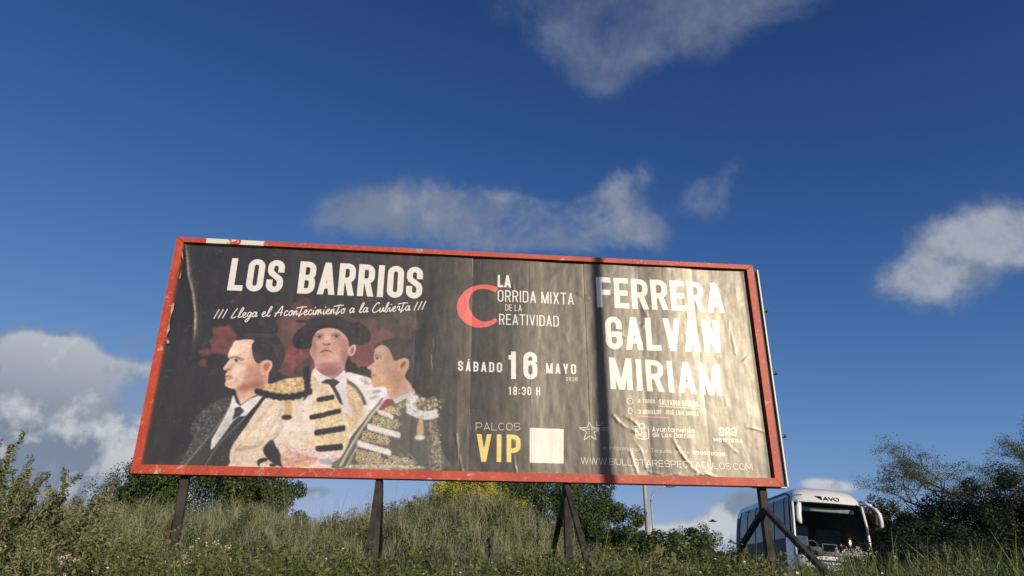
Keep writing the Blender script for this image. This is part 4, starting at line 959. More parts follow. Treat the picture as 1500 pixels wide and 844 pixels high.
# local frame: x along the board, y away from the viewer, z up, origin at the lower left front corner
DEP = .10
def mitred(name, quad, label=None):
    """frame member from its four mitred corners (x,z) on the front face"""
    m = MB(); b = .006
    q = [Vector((x, 0, z)) for x, z in quad]; cen = sum(q, Vector()) / 4
    fr = [p + (cen - p).normalized() * b for p in q]
    v = [*(Vector((p.x, 0, p.z)) for p in fr), *(Vector((p.x, b, p.z)) for p in q), *(Vector((p.x, DEP, p.z)) for p in q)]
    f = [(0, 1, 2, 3)] + [(i, i + 4, (i + 1) % 4 + 4, (i + 1) % 4) for i in range(4)] + [(i + 4, i + 8, (i + 1) % 4 + 8, (i + 1) % 4 + 4) for i in range(4)] + [(11, 10, 9, 8)]
    m.add(v, f); return bpart(m, name, red)
e = .0015
mitred('frame_rail', [(0, BH), (BW, BH), (BW - FR, BH - FRT), (FR, BH - FRT)])
mitred('frame_rail', [(0, 0), (FR, FR * 1.1), (BW - FR, FR * 1.1), (BW, 0)])
mitred('frame_stile', [(0, e), (0, BH - e), (FR - e, BH - FRT), (FR - e, FR)])
mitred('frame_stile', [(BW, e), (BW - FR + e, FR), (BW - FR + e, BH - FRT), (BW, BH - e)])

# creases: (polyline in photo pixels, height m, half width m)
def _c8(p): return [(x / 4.545 + 840, y / 4.545 + 560) for x, y in p]
def _c4(p): return [(x / 4.22 + 860, y / 4.22 + 370) for x, y in p]
CREASES = [(_c8([(262, 222), (300, 265), (335, 292), (410, 330)]), .010, .014), (_c8([(340, 228), (380, 245), (425, 285)]), .009, .012),
  (_c8([(400, 385), (445, 440), (470, 500), (480, 570)]), .009, .012), (_c8([(380, 470), (400, 540), (425, 605)]), .010, .012),
  (_c8([(655, 362), (690, 430), (740, 510), (800, 580), (860, 625)]), .012, .015), (_c8([(1000, 388), (1040, 425), (1085, 465)]), .008, .012),
  (_c8([(1010, 90), (1020, 155)]), .006, .012), (_c8([(1150, 300), (1210, 310), (1270, 330)]), .006, .012), (_c8([(820, 620), (880, 610), (950, 632)]), .012, .012),
  (_c8([(510, 600), (600, 622), (700, 612)]), .008, .012), (_c4([(180, 470), (230, 520), (330, 560)]), .007, .014), (_c4([(990, 650), (940, 690)]), .005, .01),
  (_c4([(350, 350), (380, 420), (340, 460)]), .007, .02), ([(752, 415), (758, 470)], .004, .01), ([(668, 635), (672, 670), (678, 692)], .007, .008), ([(752, 668), (756, 692)], .008, .008),
  ([(845, 430), (862, 436)], .008, .012), ([(828, 490), (834, 506)], .004, .008), ([(632, 510), (628, 545)], .003, .006), ([(1000, 430), (1008, 470)], .004, .01), ([(1068, 470), (1078, 520)], .004, .012)]
CR_UZ = []
for pl, hh, ww in CREASES:
    CR_UZ.append((np.array([print_px(*p) for p in pl]), hh, ww))
RIDGE = np.array([print_px(190 + x / 4.69, 340 + y / 4.69) for x, y in ((372, 84), (386, 170), (398, 300), (428, 420), (445, 560), (440, 690), (425, 790))])
SEAMS_PX = [(437, 520), (523, 520), (607, 520), (690, 540), (777, 540), (861, 540), (945, 545), (1028, 545)]
SEAMS = [PX0 + .0] + [print_px(a, b)[0] for a, b in [(262, 540)]][:0] + [print_px(350, 520)[0]] + [print_px(a, b)[0] for a, b in SEAMS_PX] + [BW - FR - .035]
def seg_dist(U, Z, pl):
    best = np.full(U.shape, 9.0)
    for (ax, az), (bx, bz) in zip(pl, pl[1:]):
        dx, dz = bx - ax, bz - az; t = np.clip(((U - ax) * dx + (Z - az) * dz) / (dx * dx + dz * dz), 0, 1)
        best = np.minimum(best, np.hypot(U - ax - t * dx, Z - az - t * dz))
    return best
def fbm2(U, Z, cell, seed):
    n = 0; a = 1
    for k in range(3):
        r = np.random.default_rng(seed + k); g = r.random((64, 128)) * 2 - 1; c = cell / 2 ** k
        x = (U + 1) / c; z = (Z + 1) / c; i = np.floor(x).astype(int); j = np.floor(z).astype(int); fx = x - i; fz = z - j; fx = fx * fx * (3 - 2 * fx); fz = fz * fz * (3 - 2 * fz)
        G = lambda p, q: g[q % 64, p % 128]
        n = n + a * ((G(i, j) * (1 - fx) + G(i + 1, j) * fx) * (1 - fz) + (G(i, j + 1) * (1 - fx) + G(i + 1, j + 1) * fx) * fz); a *= .5
    return n
def sheet(u0, u1, k):
    z0, z1 = PZ0, BH - FRT + .03
    nu, nz = max(4, int((u1 - u0) / .014)), int((z1 - z0) / .014)
    U, Z = np.meshgrid(np.linspace(u0, u1, nu + 1), np.linspace(z0, z1, nz + 1))
    r = np.random.default_rng(100 + k); s = (U - u0) / (u1 - u0)
    D = np.zeros(U.shape)
    bow = r.uniform(.002, .007) * (1 if k % 3 else -1)
    q_ = 1.0 if k >= 4 else .35
    D += q_ * bow * np.sin(np.pi * s) * (1 + .3 * np.sin(Z * 2 + k)); D += q_ * (s - .5) * r.uniform(-.012, .012)
    D += .0014 * fbm2(U, Z, .42, 7) + .0005 * fbm2(U, Z, .13, 17) + .0008 * fbm2(U * 2.2, Z * .5, .2, 27)
    D += .004 * np.exp(-((1 - s) / .03) ** 2) * r.uniform(-.4, 1.0) * q_ + q_ * .003 * np.exp(-(s / .03) ** 2) * r.uniform(-.6, .5)
    for pl, hh, ww in CR_UZ: D += hh * .55 * (.55 + .5 * fbm2(U, Z, .09, 41)).clip(.1, 1.4) * np.exp(-(seg_dist(U + .008 * fbm2(U, Z, .06, 51), Z, pl) / (ww * 1.25)) ** 2)
    if k == 0:     # the loose corner: it bellies out from the frame up to a sharp fold
        ur = np.interp(Z, RIDGE[::-1, 1], RIDGE[::-1, 0]); top = (BH - FR + .02 - Z); w = np.maximum(ur - FR, .02)
        t = np.clip((U - FR) / w, 0, 1.0); fade = sstep(RIDGE[-1, 1] - .12, RIDGE[-1, 1] + .35, Z)
        D += fade * .017 * np.where(U < ur, t ** 1.6, np.exp(-((U - ur) / .028) ** 1.0 if True else 0)).clip(0, 1)
    off = POFF - D
    V = np.stack([U, off, Z], -1).reshape(-1, 3)
    i, j = np.meshgrid(np.arange(nu), np.arange(nz)); a = (j * (nu + 1) + i).ravel()
    F = np.stack([a, a + 1, a + nu + 2, a + nu + 1], -1)
    me = mesh_np('poster_sheet', V, F, poster, smooth=True)
    uv = me.uv_layers.new(name='UVMap'); li = F.ravel()
    uvc = np.stack([(V[li, 0] - PX0) / PW, (V[li, 2] - PZ0) / PH], -1).astype(np.float32); uv.data.foreach_set('uv', uvc.ravel())
    o = bpy.data.objects.new('poster_sheet', me); link(o, bb_root)
    return o
for k in range(len(SEAMS) - 1): sheet(SEAMS[k] + (.0012 if k >= 5 else 0), SEAMS[k + 1] - (.0012 if k >= 4 else 0), k)
# sheet-metal backing behind the paper
m = MB()
for k in range(len(SEAMS) - 1): 
    m.box(((SEAMS[k] + SEAMS[k + 1]) / 2, POFF + .034, BH / 2), (SEAMS[k + 1] - SEAMS[k] - .004, .02, BH - .12))
m.box((BW - FR / 2 - .01, POFF + .040, BH / 2), (FR + .05, .004, BH - .14))
bpart(m, 'backing_panel', sheet_back)
# strip of paper torn loose along the left stile
def torn(pts, w):
    V, F = [], []
    for i, (u, z) in enumerate(pts):
        k = .5 + .5 * math.sin(i * 1.9); V += [(u - w * .2, .030, z), (u + w * (.35 + .5 * k), .004 + .016 * k, z + .01), (u + w * (.1 + .3 * k), .022, z + .004)]
    for i in range(len(pts) - 1): F += [(3 * i, 3 * i + 1, 3 * i + 4, 3 * i + 3), (3 * i + 1, 3 * i + 2, 3 * i + 5, 3 * i + 4)]
    return MB().add(V, F)
tl = [print_px(190 + x / 4.69, 340 + y / 4.69) for x, y in ((300, 495), (288, 540), (280, 590), (270, 640), (262, 680), (250, 715), (246, 740), (262, 755), (262, 775), (244, 780))]
bpart(torn(tl, .035), 'torn_strip', torn_mat)
tl = [print_px(x, y) for x, y in ((265, 362), (266, 372), (269, 384), (266, 398), (263, 410))]
bpart(torn(tl, .02), 'torn_strip', torn_mat)
# the second face on the back: carcass, shadow put into its dark colour, with a white flange, reaching past the front frame on the right
m = MB(); RX = BW + .145
m.box((BW + .03, .215, BH / 2 + .02), (.20, .03, BH - .06)); m.box((.85, .23, BH / 2), (1.4, .03, BH - .3))
m.box((BW * .5, .23, BH / 2), (BW - .4, .02, BH - .25))
for z in (.25, BH * .5, BH - .25): m.box((BW / 2, .15, z), (BW - .2, .10, .08))
bpart(m, 'rear_carcass', shadow_dark_steel)
m = MB(); m.box((RX - .004, .20, BH / 2 + .02), (.022, .075, BH - .02), b=.003); bpart(m, 'rear_flange', white_edge)
m = MB(); m.box((RX - .25, .20, .020), (.47, .06, .016), b=.003); bpart(m, 'rear_flange', white_edge)
for z in (2.58, 1.62, .72):
    m = MB(); m.box((RX + .035, .185, z), (.085, .04, .045), b=.006); m.tube([(RX + .06, .15, z), (RX + .06, .22, z)], .012, 6); bpart(m, 'clamp', shadow_dark_steel)
# posts and props
def u_of(px, py, off):
    d = ray(px, py); o = Vector((0, 0, EYE)) - Vector(BPOS) - Vector(BNB) * off; nb = Vector(BNB); t = -(o.dot(nb)) / d.dot(nb); q = o + d * t; return q.dot(Vector(BEX))
PO = .15
POSTS = []
for px, w in ((271, .095), (556, .085), (830, .095), (1114, .10)):
    POSTS.append((u_of(px, 705, PO), w))
for k, (u, w) in enumerate(POSTS):
    m = MB(); m.box((u, PO, -1.35), (w, .10, 3.1), b=.006); bpart(m, 'post', post_mat)
    if k == 0:
        m = MB(); m.box((u - w / 2 - .03, PO + .02, -.62), (.05, .05, .22), b=.006); bpart(m, 'bracket', simple('rusty_bracket', (.12, .05, .03), .85, var=.4)); continue
    zt = {1: -.02, 2: -.03, 3: -.28}[k]
    for sgn, run in ((1, {1: 1.5, 2: 1.85, 3: 2.5}[k]), (-1, {1: 1.08, 2: 1.08, 3: 1.55}[k])):
        zb = -1.75 if sgn > 0 else -2.0
        m = MB(); x = u + (0 if k == 3 else 0); m.beam((x + (.012 if sgn > 0 else -.012), PO + sgn * .06, zt), (x, PO + sgn * (.06 + run * (zt - zb)), zb), .065, .065, b=.005); bpart(m, 'prop', post_mat)
m = MB()

# ------------------------------------------------------------------ street lamps
lamp_mat = simple('lamp_post_paint', (.42, .40, .35), .5, var=.12)
lamp_head = simple('lamp_head', (.25, .25, .26), .4, var=.1)
def lamp_post(base, h, r0, r1, arm, label, group=None):
    t = empty('street_lamp', base, label, 'street lamp', group=group)
    m = MB(); m.tube([(0, 0, 0), (0, 0, h * .5), (0, 0, h)], [r0, (r0 + r1) / 2, r1], 12); m.tube([(0, 0, 0), (0, 0, .35)], [r0 * 1.5, r0 * 1.5], 12); m.build('pole', lamp_mat, t, smooth=True)
    if arm:
        ax, az = arm; pts = []
        for i in range(9):
            a = i / 8 * math.pi / 2 * .93; pts.append((ax * (1 - math.cos(a)), 0, h + az * math.sin(a)))
        MB().tube(pts, [r1] * 4 + [r1 * .8] * 5, 8).build('arm', lamp_mat, t, smooth=True)
        e_ = Vector(pts[-1]); m = MB()
        m.tube([e_, e_ + Vector((.14, 0, .03)), e_ + Vector((.36, 0, .06)), e_ + Vector((.56, 0, .05)), e_ + Vector((.62, 0, .03))], [.04, .085, .11, .08, .02], 8)
        m.build('lamp_head', lamp_head, t, smooth=True)
    return t
p = at(950, 800, 34.0); gz = float(ground_h(p.x, p.y)); lamp_post((p.x, p.y, gz), at(946, 560, 34).z - gz, .095, .07, None, 'pale straight lamp pole rising behind the billboard, nearer and thicker of the two poles')
p = at(958.5, 800, 46.0); gz = float(ground_h(p.x, p.y)); pt = at(958.5, 735, 46.0); lamp_post((p.x, p.y, gz), pt.z - gz, .075, .05, (1.0, .85), 'thin grey street lamp with a curved arm, beside the straight pole under the billboard')
# the lamp post behind the photographer whose shadow falls across the poster
us, zs = print_px(884, 560)
sp = Vector(BPOS) + Vector(BEX) * us + Vector((0, 0, 1.5))
hd = Vector((SUN_DIR.x, SUN_DIR.y, 0)); hd.normalize()
TP = 9.5; pb = sp + hd * TP
t0 = lamp_post((pb.x, pb.y, float(ground_h(pb.x, pb.y)) - .1), 12.5, .125, .05, (.9, .6), 'tall grey lamp post whose shadow crosses the poster, beside the photographer')
# ------------------------------------------------------------------ coach
coach_white, nt, N, L, P = mat('coach_white_paint')
P.inputs['Base Color'].default_value = (.78, .78, .76, 1); P.inputs['Roughness'].default_value = .28; P.inputs['Coat Weight'].default_value = .6; P.inputs['Coat Roughness'].default_value = .08
coach_side_shaded = simple('coach_side_panels', (.04, .046, .056), .6, spec=.2, var=.05)  # white coach side in shade: the shade is darkened into this colour
black_trim = simple('black_trim', (.012, .012, .014), .45, var=.2)
seat_cloth = simple('seat_cloth', (.20, .24, .33), .8, var=.3); dash_mat = simple('dashboard', (.26, .26, .25), .6); rail_mat = simple('handrail', (.45, .45, .43), .35, metal=.4)
def glassmat(name, tint, clear, rough=.04):
    m, nt, N, L, P = mat(name); P.inputs['Base Color'].default_value = (*tint, 1); P.inputs['Roughness'].default_value = rough; P.inputs['Specular IOR Level'].default_value = .7
    tr = N.new('ShaderNodeBsdfTransparent'); tr.inputs['Color'].default_value = (.74, .80, .80, 1); mx = N.new('ShaderNodeMixShader')
    fr = N.new('ShaderNodeFresnel'); fr.inputs['IOR'].default_value = 1.5; mm = N.new('ShaderNodeMath'); mm.operation = 'MULTIPLY_ADD'; mm.inputs[1].default_value = -1.0; mm.inputs[2].default_value = clear; mm.use_clamp = True
    L.new(fr.outputs[0], mm.inputs[0]); L.new(mm.outputs[0], mx.inputs[0]); L.new(P.outputs[0], mx.inputs[1]); L.new(tr.outputs[0], mx.inputs[2]); L.new(mx.outputs[0], N['Material Output'].inputs['Surface']); P.inputs['Specular IOR Level'].default_value = .45; return m
glass_front = glassmat('windscreen_glass', (.012, .016, .018), .92)
glass_side = glassmat('tinted_side_glass', (.008, .010, .014), .04, .06); glass_side.node_tree.nodes['Principled BSDF'].inputs['Specular IOR Level'].default_value = .16
chrome = simple('lamp_glass', (.75, .75, .72), .08, metal=.8, var=.02)
tyre_mat = simple('tyre_rubber', (.018, .018, .018), .9); rim_mat = simple('wheel_rim', (.35, .35, .36), .4, metal=.6)

def build_coach():
    Lh, Wd = 9.6, 1.24
    T = empty('coach', (0, 0, 0), 'white tour coach with big dark windscreen parked behind the right end of the billboard', 'bus')
    T.location = (10.36, 26.94, 2.84); T.rotation_euler = (math.radians(4.2), math.radians(5.0), math.radians(-3.0))
    #          z,    half width, front y, corner radius, bulge
    lev = [(.34, 1.17, .12, .42, .10), (.55, 1.21, .02, .42, .12), (.95, 1.23, .0, .42, .12), (1.22, 1.24, .02, .42, .12), (1.34, 1.24, .04, .42, .12), (1.9, 1.24, .14, .42, .12), (2.5, 1.22, .30, .42, .11),
           (2.95, 1.19, .46, .42, .10), (3.06, 1.18, .51, .42, .10), (3.28, 1.12, .66, .44, .10), (3.46, 1.02, .88, .46, .10), (3.58, .88, 1.18, .46, .09), (3.66, .62, 1.6, .40, .06), (3.69, .30, 2.1, .2, .02)]
    NC, NF, NS = 6, 8, 12
    def outline(z, w, yf, rc, bu):
        pts = []
        for k in range(NS + 1): pts.append((-w, Lh - .12 - (Lh - .12 - yf - rc) * k / NS))                 # left side, rear to front
        for k in range(1, NC + 1):
            a = math.pi / 2 * k / NC; pts.append((-w + rc - rc * math.cos(a), yf + rc - rc * math.sin(a)))
        xe = w - rc
        for k in range(1, NF): x = -xe + 2 * xe * k / NF; pts.append((x, yf - bu * (1 - (x / xe) ** 2) * .9))
        for k in range(NC + 1):
            a = math.pi / 2 * (1 - k / NC); pts.append((w - rc + rc * math.cos(a), yf + rc - rc * math.sin(a)))
        for k in range(1, NS + 1): pts.append((w, yf + rc + (Lh - .12 - yf - rc) * k / NS))
        return [Vector((x, y, z)) for x, y in pts]
    R = [outline(*l) for l in lev]; n = len(R[0])
    i_front = range(NS + 1, NS + NC * 2 + NF - 1)
    def faces(sel, off=0.0):
        m = MB(); V = {}; F = []
        for j in range(len(R) - 1):
            for i in range(n - 1):
                if sel(i, j):
                    q = []
                    for (a, b) in ((i, j), (i + 1, j), (i + 1, j + 1), (i, j + 1)):
                        if (a, b) not in V:
                            p = R[b][a].copy()
                            if off:
                                t = R[b][min(a + 1, n - 1)] - R[b][max(a - 1, 0)]; p += Vector((t.y, -t.x, 0)).normalized() * -off * -1
                            V[(a, b)] = (len(V), p)
                        q.append(V[(a, b)][0])
                    F.append(tuple(q))
        m.add([v[1] for v in sorted(V.values(), key=lambda t: t[0])], F); return m
    ws_i = set(range(NS + 1, NS + 2 * NC + NF - 1)); ws_j = set(range(4, 8))
    side_j = set(range(5, 9))
    sl = set(range(1, NS)); sr = set(range(n - 1 - NS, n - 2))
    isglass = lambda i, j: (i in ws_i and j in ws_j)
    isside = lambda i, j: (j in side_j and (i in sl or i in sr))
    body = faces(lambda i, j: not isglass(i, j) and not isside(i, j) and (j >= 8 or NS - 1 <= i <= n - 1 - NS + 1))
    # roof crown and rear wall
    top = R[-1]; body.add(top, [tuple(range(n))])
    rear_l = [R[j][0] for j in range(len(R))]; rear_r = [R[j][-1] for j in range(len(R))]
    body.add(rear_l + rear_r, [(j, j + 1, len(R) + j + 1, len(R) + j) for j in range(len(R) - 1)])
    b = body.build('body', coach_white, T, smooth=True)
    sp = faces(lambda i, j: not isglass(i, j) and not isside(i, j) and j < 8 and not (NS - 1 <= i <= n - 1 - NS + 1)); sp.build('side_panel', coach_side_shaded, T, smooth=True)
    faces(isglass, -.004).build('windscreen', glass_front, T, smooth=True)
    # a black band frames the screen
    m = MB(); tp = [R[8][i] + Vector((0, -.012, -.015)) for i in sorted(ws_i)] ; m.tube(tp, .028, 5)
    m.build('windscreen_seal', black_trim, T)
    m = MB(); m.tube([R[j][NS + NC // 2 - 1] + Vector((-.01, -.012, 0)) for j in range(4, 9)], .045, 5); m.build('front_pillar', coach_white, T, smooth=True)
    m = MB(); m.tube([R[j][n - 1 - (NS + NC // 2 - 1)] + Vector((.01, -.012, 0)) for j in range(4, 9)], .05, 5); m.build('front_pillar', coach_white, T, smooth=True)
    for S in (sorted(sl), sorted(sr)):
        for a in range(0, len(S) - 1, 2):
            ii = set(S[a:a + 2]) if a < len(S) - 3 else set(S[a:])
            faces(lambda i, j: i in ii and j in side_j).build('side_window', glass_side, T, smooth=True)
            if a >= len(S) - 3: break
        for a in range(0, len(S) + 1, 2):
            i0 = min(S[0] + a, S[-1] + 1); m = MB(); m.tube([R[j][i0] for j in sorted(side_j) + [max(side_j) + 1]], .022, 4); m.build('window_post', black_trim, T)
    # the blue-grey arch over the first side window
    m = MB(); m.tube([R[5][NS], R[7][NS], R[9][NS - 0], R[10][NS - 1], R[10][NS - 3], R[10][NS - 6]], .04, 5); m.build('window_arch', coach_side_shaded, T, smooth=True)
    # bumper, grille, headlamps, plate
    m = MB(); m.box((0, -.10, .62), (1.5, .08, .20), b=.03); m.build('grille', black_trim, T)
    m = MB(); m.box((0, -.06, 1.20), (1.7, .10, .05), b=.02); m.build('bumper_trim', black_trim, T)
    for s in (-1, 1):
        m = MB(); 
        for k in range(2):
            c = Vector((s * (.98 - k * .22), .02 - k * .05, .86)); m.tube([c + Vector((0, -.05, 0)), c + Vector((0, .1, 0))], [.085, .10], 14)
        m.build('headlight', chrome, T, smooth=True)
        m = MB(); m.box((s * .95, .0, .86), (.52, .09, .26), b=.05); m.build('headlight_surround', black_trim, T)
    m = MB(); m.box((0, -.16, .50), (.52, .012, .11)); m.build('number_plate', white_edge, T)
    # lettering on the roof cap: triangle and three letters
    def onroof(x, z):
        for j in range(7, len(R) - 2):
            if lev[j][0] <= z <= lev[j + 1][0]:
                t = (z - lev[j][0]) / (lev[j + 1][0] - lev[j][0]); A = [p.lerp(q, t) for p, q in zip(R[j], R[j + 1])]
                for i in range(NS, n - NS - 1):
                    if A[i].x <= x <= A[i + 1].x: u = (x - A[i].x) / max(A[i + 1].x - A[i].x, 1e-6); return A[i].lerp(A[i + 1], u) + Vector((0, -.014, .010))
        return Vector((x, .5, z))
    def stroke(pts, w=.03, m=None):
        P3 = []
        for a, b in zip(pts, pts[1:]):
            for k in range(4): t = k / 4; P3.append((a[0] + (b[0] - a[0]) * t, a[1] + (b[1] - a[1]) * t))
        P3.append(pts[-1]); m.tube([onroof(x, z) for x, z in P3], w / 2, 5)
    m = MB(); tri = [onroof(-.44, 3.285), onroof(-.21, 3.285), onroof(-.21, 3.15), onroof(-.30, 3.20)]; m.add(tri, [(3, 2, 1, 0)]); m.build('emblem', black_trim, T)
    m = MB()
    stroke([(-.16, 3.15), (-.08, 3.27), (-.01, 3.15)], m=m); stroke([(-.12, 3.19), (-.03, 3.19)], m=m); m.build('letter', black_trim, T); m = MB()
    stroke([(.02, 3.27), (.09, 3.15), (.16, 3.27)], m=m); m.build('letter', black_trim, T); m = MB()
    stroke([(.27 + .09 * math.cos(a), 3.21 + .06 * math.sin(a)) for a in np.linspace(0, 2 * math.pi, 9)], m=m); m.build('letter', black_trim, T)
    m = MB(); 
    for x in (-1.02, -.96, -.90, -.84): m.box(onroof(x, 3.30), (.035, .03, .03))
    m.build('small_lettering', black_trim, T, kind='stuff')
    # mirrors
    def shell(path, w, d, name, mt, **k):
        m = MB(); 
        for (a, wa), (c, wc) in zip(zip(path, w), zip(path[1:], w[1:])): pass
        V = []; F = []
        for i, p in enumerate(path):
            ww = w[i]; 
            for q in range(8):
                t = 2 * math.pi * q / 8; V.append(Vector(p) + Vector((math.cos(t) * ww, math.sin(t) * d, 0)))
        for i in range(len(path) - 1):
            for q in range(8): F.append((i * 8 + q, i * 8 + (q + 1) % 8, (i + 1) * 8 + (q + 1) % 8, (i + 1) * 8 + q))
        F += [tuple(range(8))[::-1], tuple((len(path) - 1) * 8 + q for q in range(8))]
        return MB().add(V, F).build(name, mt, T, smooth=True, **k)
    m = MB(); shell([(-1.10, .05, 2.98), (-1.13, .0, 2.85), (-1.15, -.04, 2.6), (-1.14, -.05, 2.40), (-1.10, -.05, 2.30)], [.07, .095, .095, .095, .05], .06, 'mirror', coach_white)
    m.tube([(-1.12, .3, 3.06), (-1.12, .12, 3.02), (-1.12, .03, 2.95)], .04, 6); m.build('mirror_arm', coach_white, T)
    shell([(1.20, .10, 3.04), (1.33, .02, 2.96), (1.43, -.02, 2.80), (1.48, -.03, 2.58), (1.49, -.03, 2.42), (1.47, -.03, 2.36)], [.05, .075, .08, .07, .07, .05], .07, 'mirror', coach_white)
    m = MB(); m.box((1.35, .0, 2.62), (.13, .06, .40), b=.03); m.build('mirror_glass', black_trim, T)
    m = MB(); m.tube([(1.0, .5, 3.12), (1.12, .2, 3.10), (1.24, .08, 3.04)], [.05, .06, .06], 7); m.build('mirror_arm', coach_white, T, smooth=True)
    # inside
    m = MB(); m.box((0, 4.9, 1.0), (2.2, 8.8, .06)); m.box((0, 9.3, 2.0), (2.2, .06, 2.2)); m.build('cabin_floor', black_trim, T)
    m = MB(); m.box((0, .62, 1.42), (2.1, .5, .20), b=.05); m.box((-.6, .75, 1.56), (.7, .35, .18), b=.05); m.build('dashboard', dash_mat, T)
    for k in range(6):
        for x in (-.75, .75):
            if k == 0 and x > 0: continue
            m = MB(); y = 1.7 + k * 1.15; m.box((x, y, 1.55), (.9, .45, .14), b=.05); m.box((x, y + .25, 1.98), (.9, .14, .85), b=.06); m.build('seat', seat_cloth, T)
    m = MB(); m.tube([(.35, 1.0, 1.2), (.35, 1.0, 1.78), (.28, 1.4, 1.80)], .02, 6); m.tube([(-.1, 1.0, 1.2), (-.12, 1.0, 1.78)], .02, 6); m.tube([(-.12, 1.0, 1.78), (.35, 1.0, 1.78)], .02, 6); m.build('handrail', rail_mat, T)
    m = MB(); m.box((0, .75, 2.86), (1.7, .2, .14), b=.03); m.build('sun_blind', simple('blind', (.60, .63, .61), .7), T)
    m = MB(); m.tube([(-.5 + .2 * math.cos(a), .85 + .06 * math.sin(a), 1.68 + .18 * math.sin(a)) for a in np.linspace(0, 2 * math.pi, 13)], .018, 5); m.build('steering_wheel', dash_mat, T)
    for x0, x1 in ((-.75, -.1), (.15, .85)):
        m = MB(); m.tube([(x0, -.09, 1.30), ((x0 + x1) / 2, -.06, 1.38), (x1, -.02, 1.62)], .012, 4); m.build('wiper', black_trim, T)
    for y in (2.3, 7.1):
        for s in (-1, 1):
            m = MB(); prof = [(-.14, .30), (-.14, .46), (-.10, .51), (.10, .51), (.14, .46), (.14, .30)]; V = []; F = []
            for k in range(24):
                a = 2 * math.pi * k / 24; V += [Vector((s * 1.12 + o, y + r * math.cos(a), .51 + r * math.sin(a))) for o, r in prof]
            for k in range(24):
                for q in range(5): F.append((k * 6 + q, k * 6 + q + 1, ((k + 1) % 24) * 6 + q + 1, ((k + 1) % 24) * 6 + q))
            w = MB().add(V, F).build('wheel', tyre_mat, T, smooth=True)
            m.tube([(s * 1.10 - .02, y, .51), (s * 1.10 + s * .12, y, .51)], [.31, .29], 20); m.tube([(s * 1.2, y, .51), (s * 1.26, y, .51)], [.10, .08], 12); m.build('rim', rim_mat, w)
build_coach()
# ------------------------------------------------------------------ plants
def leaves_mesh(C_, Nrm, size, rng, aspect=.55, jitter=.6):
    """one rhombic leaf per centre; Nrm gives the rough facing"""
    n = len(C_); nr = Nrm + rng.normal(0, jitter, (n, 3)); nr /= np.linalg.norm(nr, axis=1)[:, None] + 1e-9
    a = np.cross(nr, rng.normal(0, 1, (n, 3))); a /= np.linalg.norm(a, axis=1)[:, None] + 1e-9; b = np.cross(nr, a)
    s = size * rng.uniform(.6, 1.35, (n, 1)); w = s * aspect
    V = np.stack([C_ - a * s, C_ + b * w - a * s * .1, C_ + a * s, C_ - b * w - a * s * .1], 1).reshape(-1, 3)
    return V, np.arange(4 * n).reshape(n, 4)

def crown_pts(cen, rad, nclump, per, rng, cl=.30, shell=.55, flat=1.0):
    d = rng.normal(0, 1, (nclump, 3)); d /= np.linalg.norm(d, axis=1)[:, None]
    r = rng.uniform(shell ** 3, 1, (nclump, 1)) ** (1 / 3); cc = d * r
    bump = 1 + .16 * np.sin(cc[:, :1] * 5 + 1) * np.sin(cc[:, 2:] * 6 + 2)
    cc = np.asarray(cen) + cc * np.asarray(rad) * bump
    k = rng.integers(0, nclump, nclump * per); e = rng.normal(0, 1, (nclump * per, 3)); e /= np.linalg.norm(e, axis=1)[:, None]
    cs = rng.uniform(.65, 1.3, nclump) * cl * np.mean(rad)
    rr = rng.uniform(.25, 1, (len(k), 1)) ** .5
    P_ = cc[k] + e * rr * cs[k][:, None] * np.array([1, 1, flat])
    nrm = e * .8 + (P_ - np.asarray(cen)) / np.asarray(rad) * .6 + np.array([0, 0, .35])
    return P_, nrm, cc

bark = simple('bark', (.085, .065, .048), .9, var=.3, scale=8, bump=.6)
leaf_dark = leaf_mat('evergreen_leaves', [(.022, .042, .012), (.05, .082, .022), (.095, .13, .036), (.13, .16, .05)], .5)
leaf_mid = leaf_mat('tree_leaves', [(.026, .046, .013), (.055, .088, .022), (.10, .135, .036), (.155, .175, .055)], .5)
leaf_blackish = leaf_mat('near_black_bush_leaves', [(.012, .018, .008), (.02, .03, .012), (.032, .045, .018)], .6, .15)  # near-black leaf colours for the right-hand bushes and hedge
leaf_yellow = leaf_mat('yellow_blossom', [(.16, .18, .04), (.38, .37, .05), (.62, .57, .07), (.75, .68, .10)], .6)
leaf_acacia = leaf_mat('acacia_leaflets', [(.07, .085, .025), (.12, .145, .04), (.19, .20, .065), (.22, .18, .08)], .55, .35)
leaf_brush = leaf_mat('brush_leaves', [(.05, .055, .02), (.085, .085, .03), (.12, .11, .045)], .6)

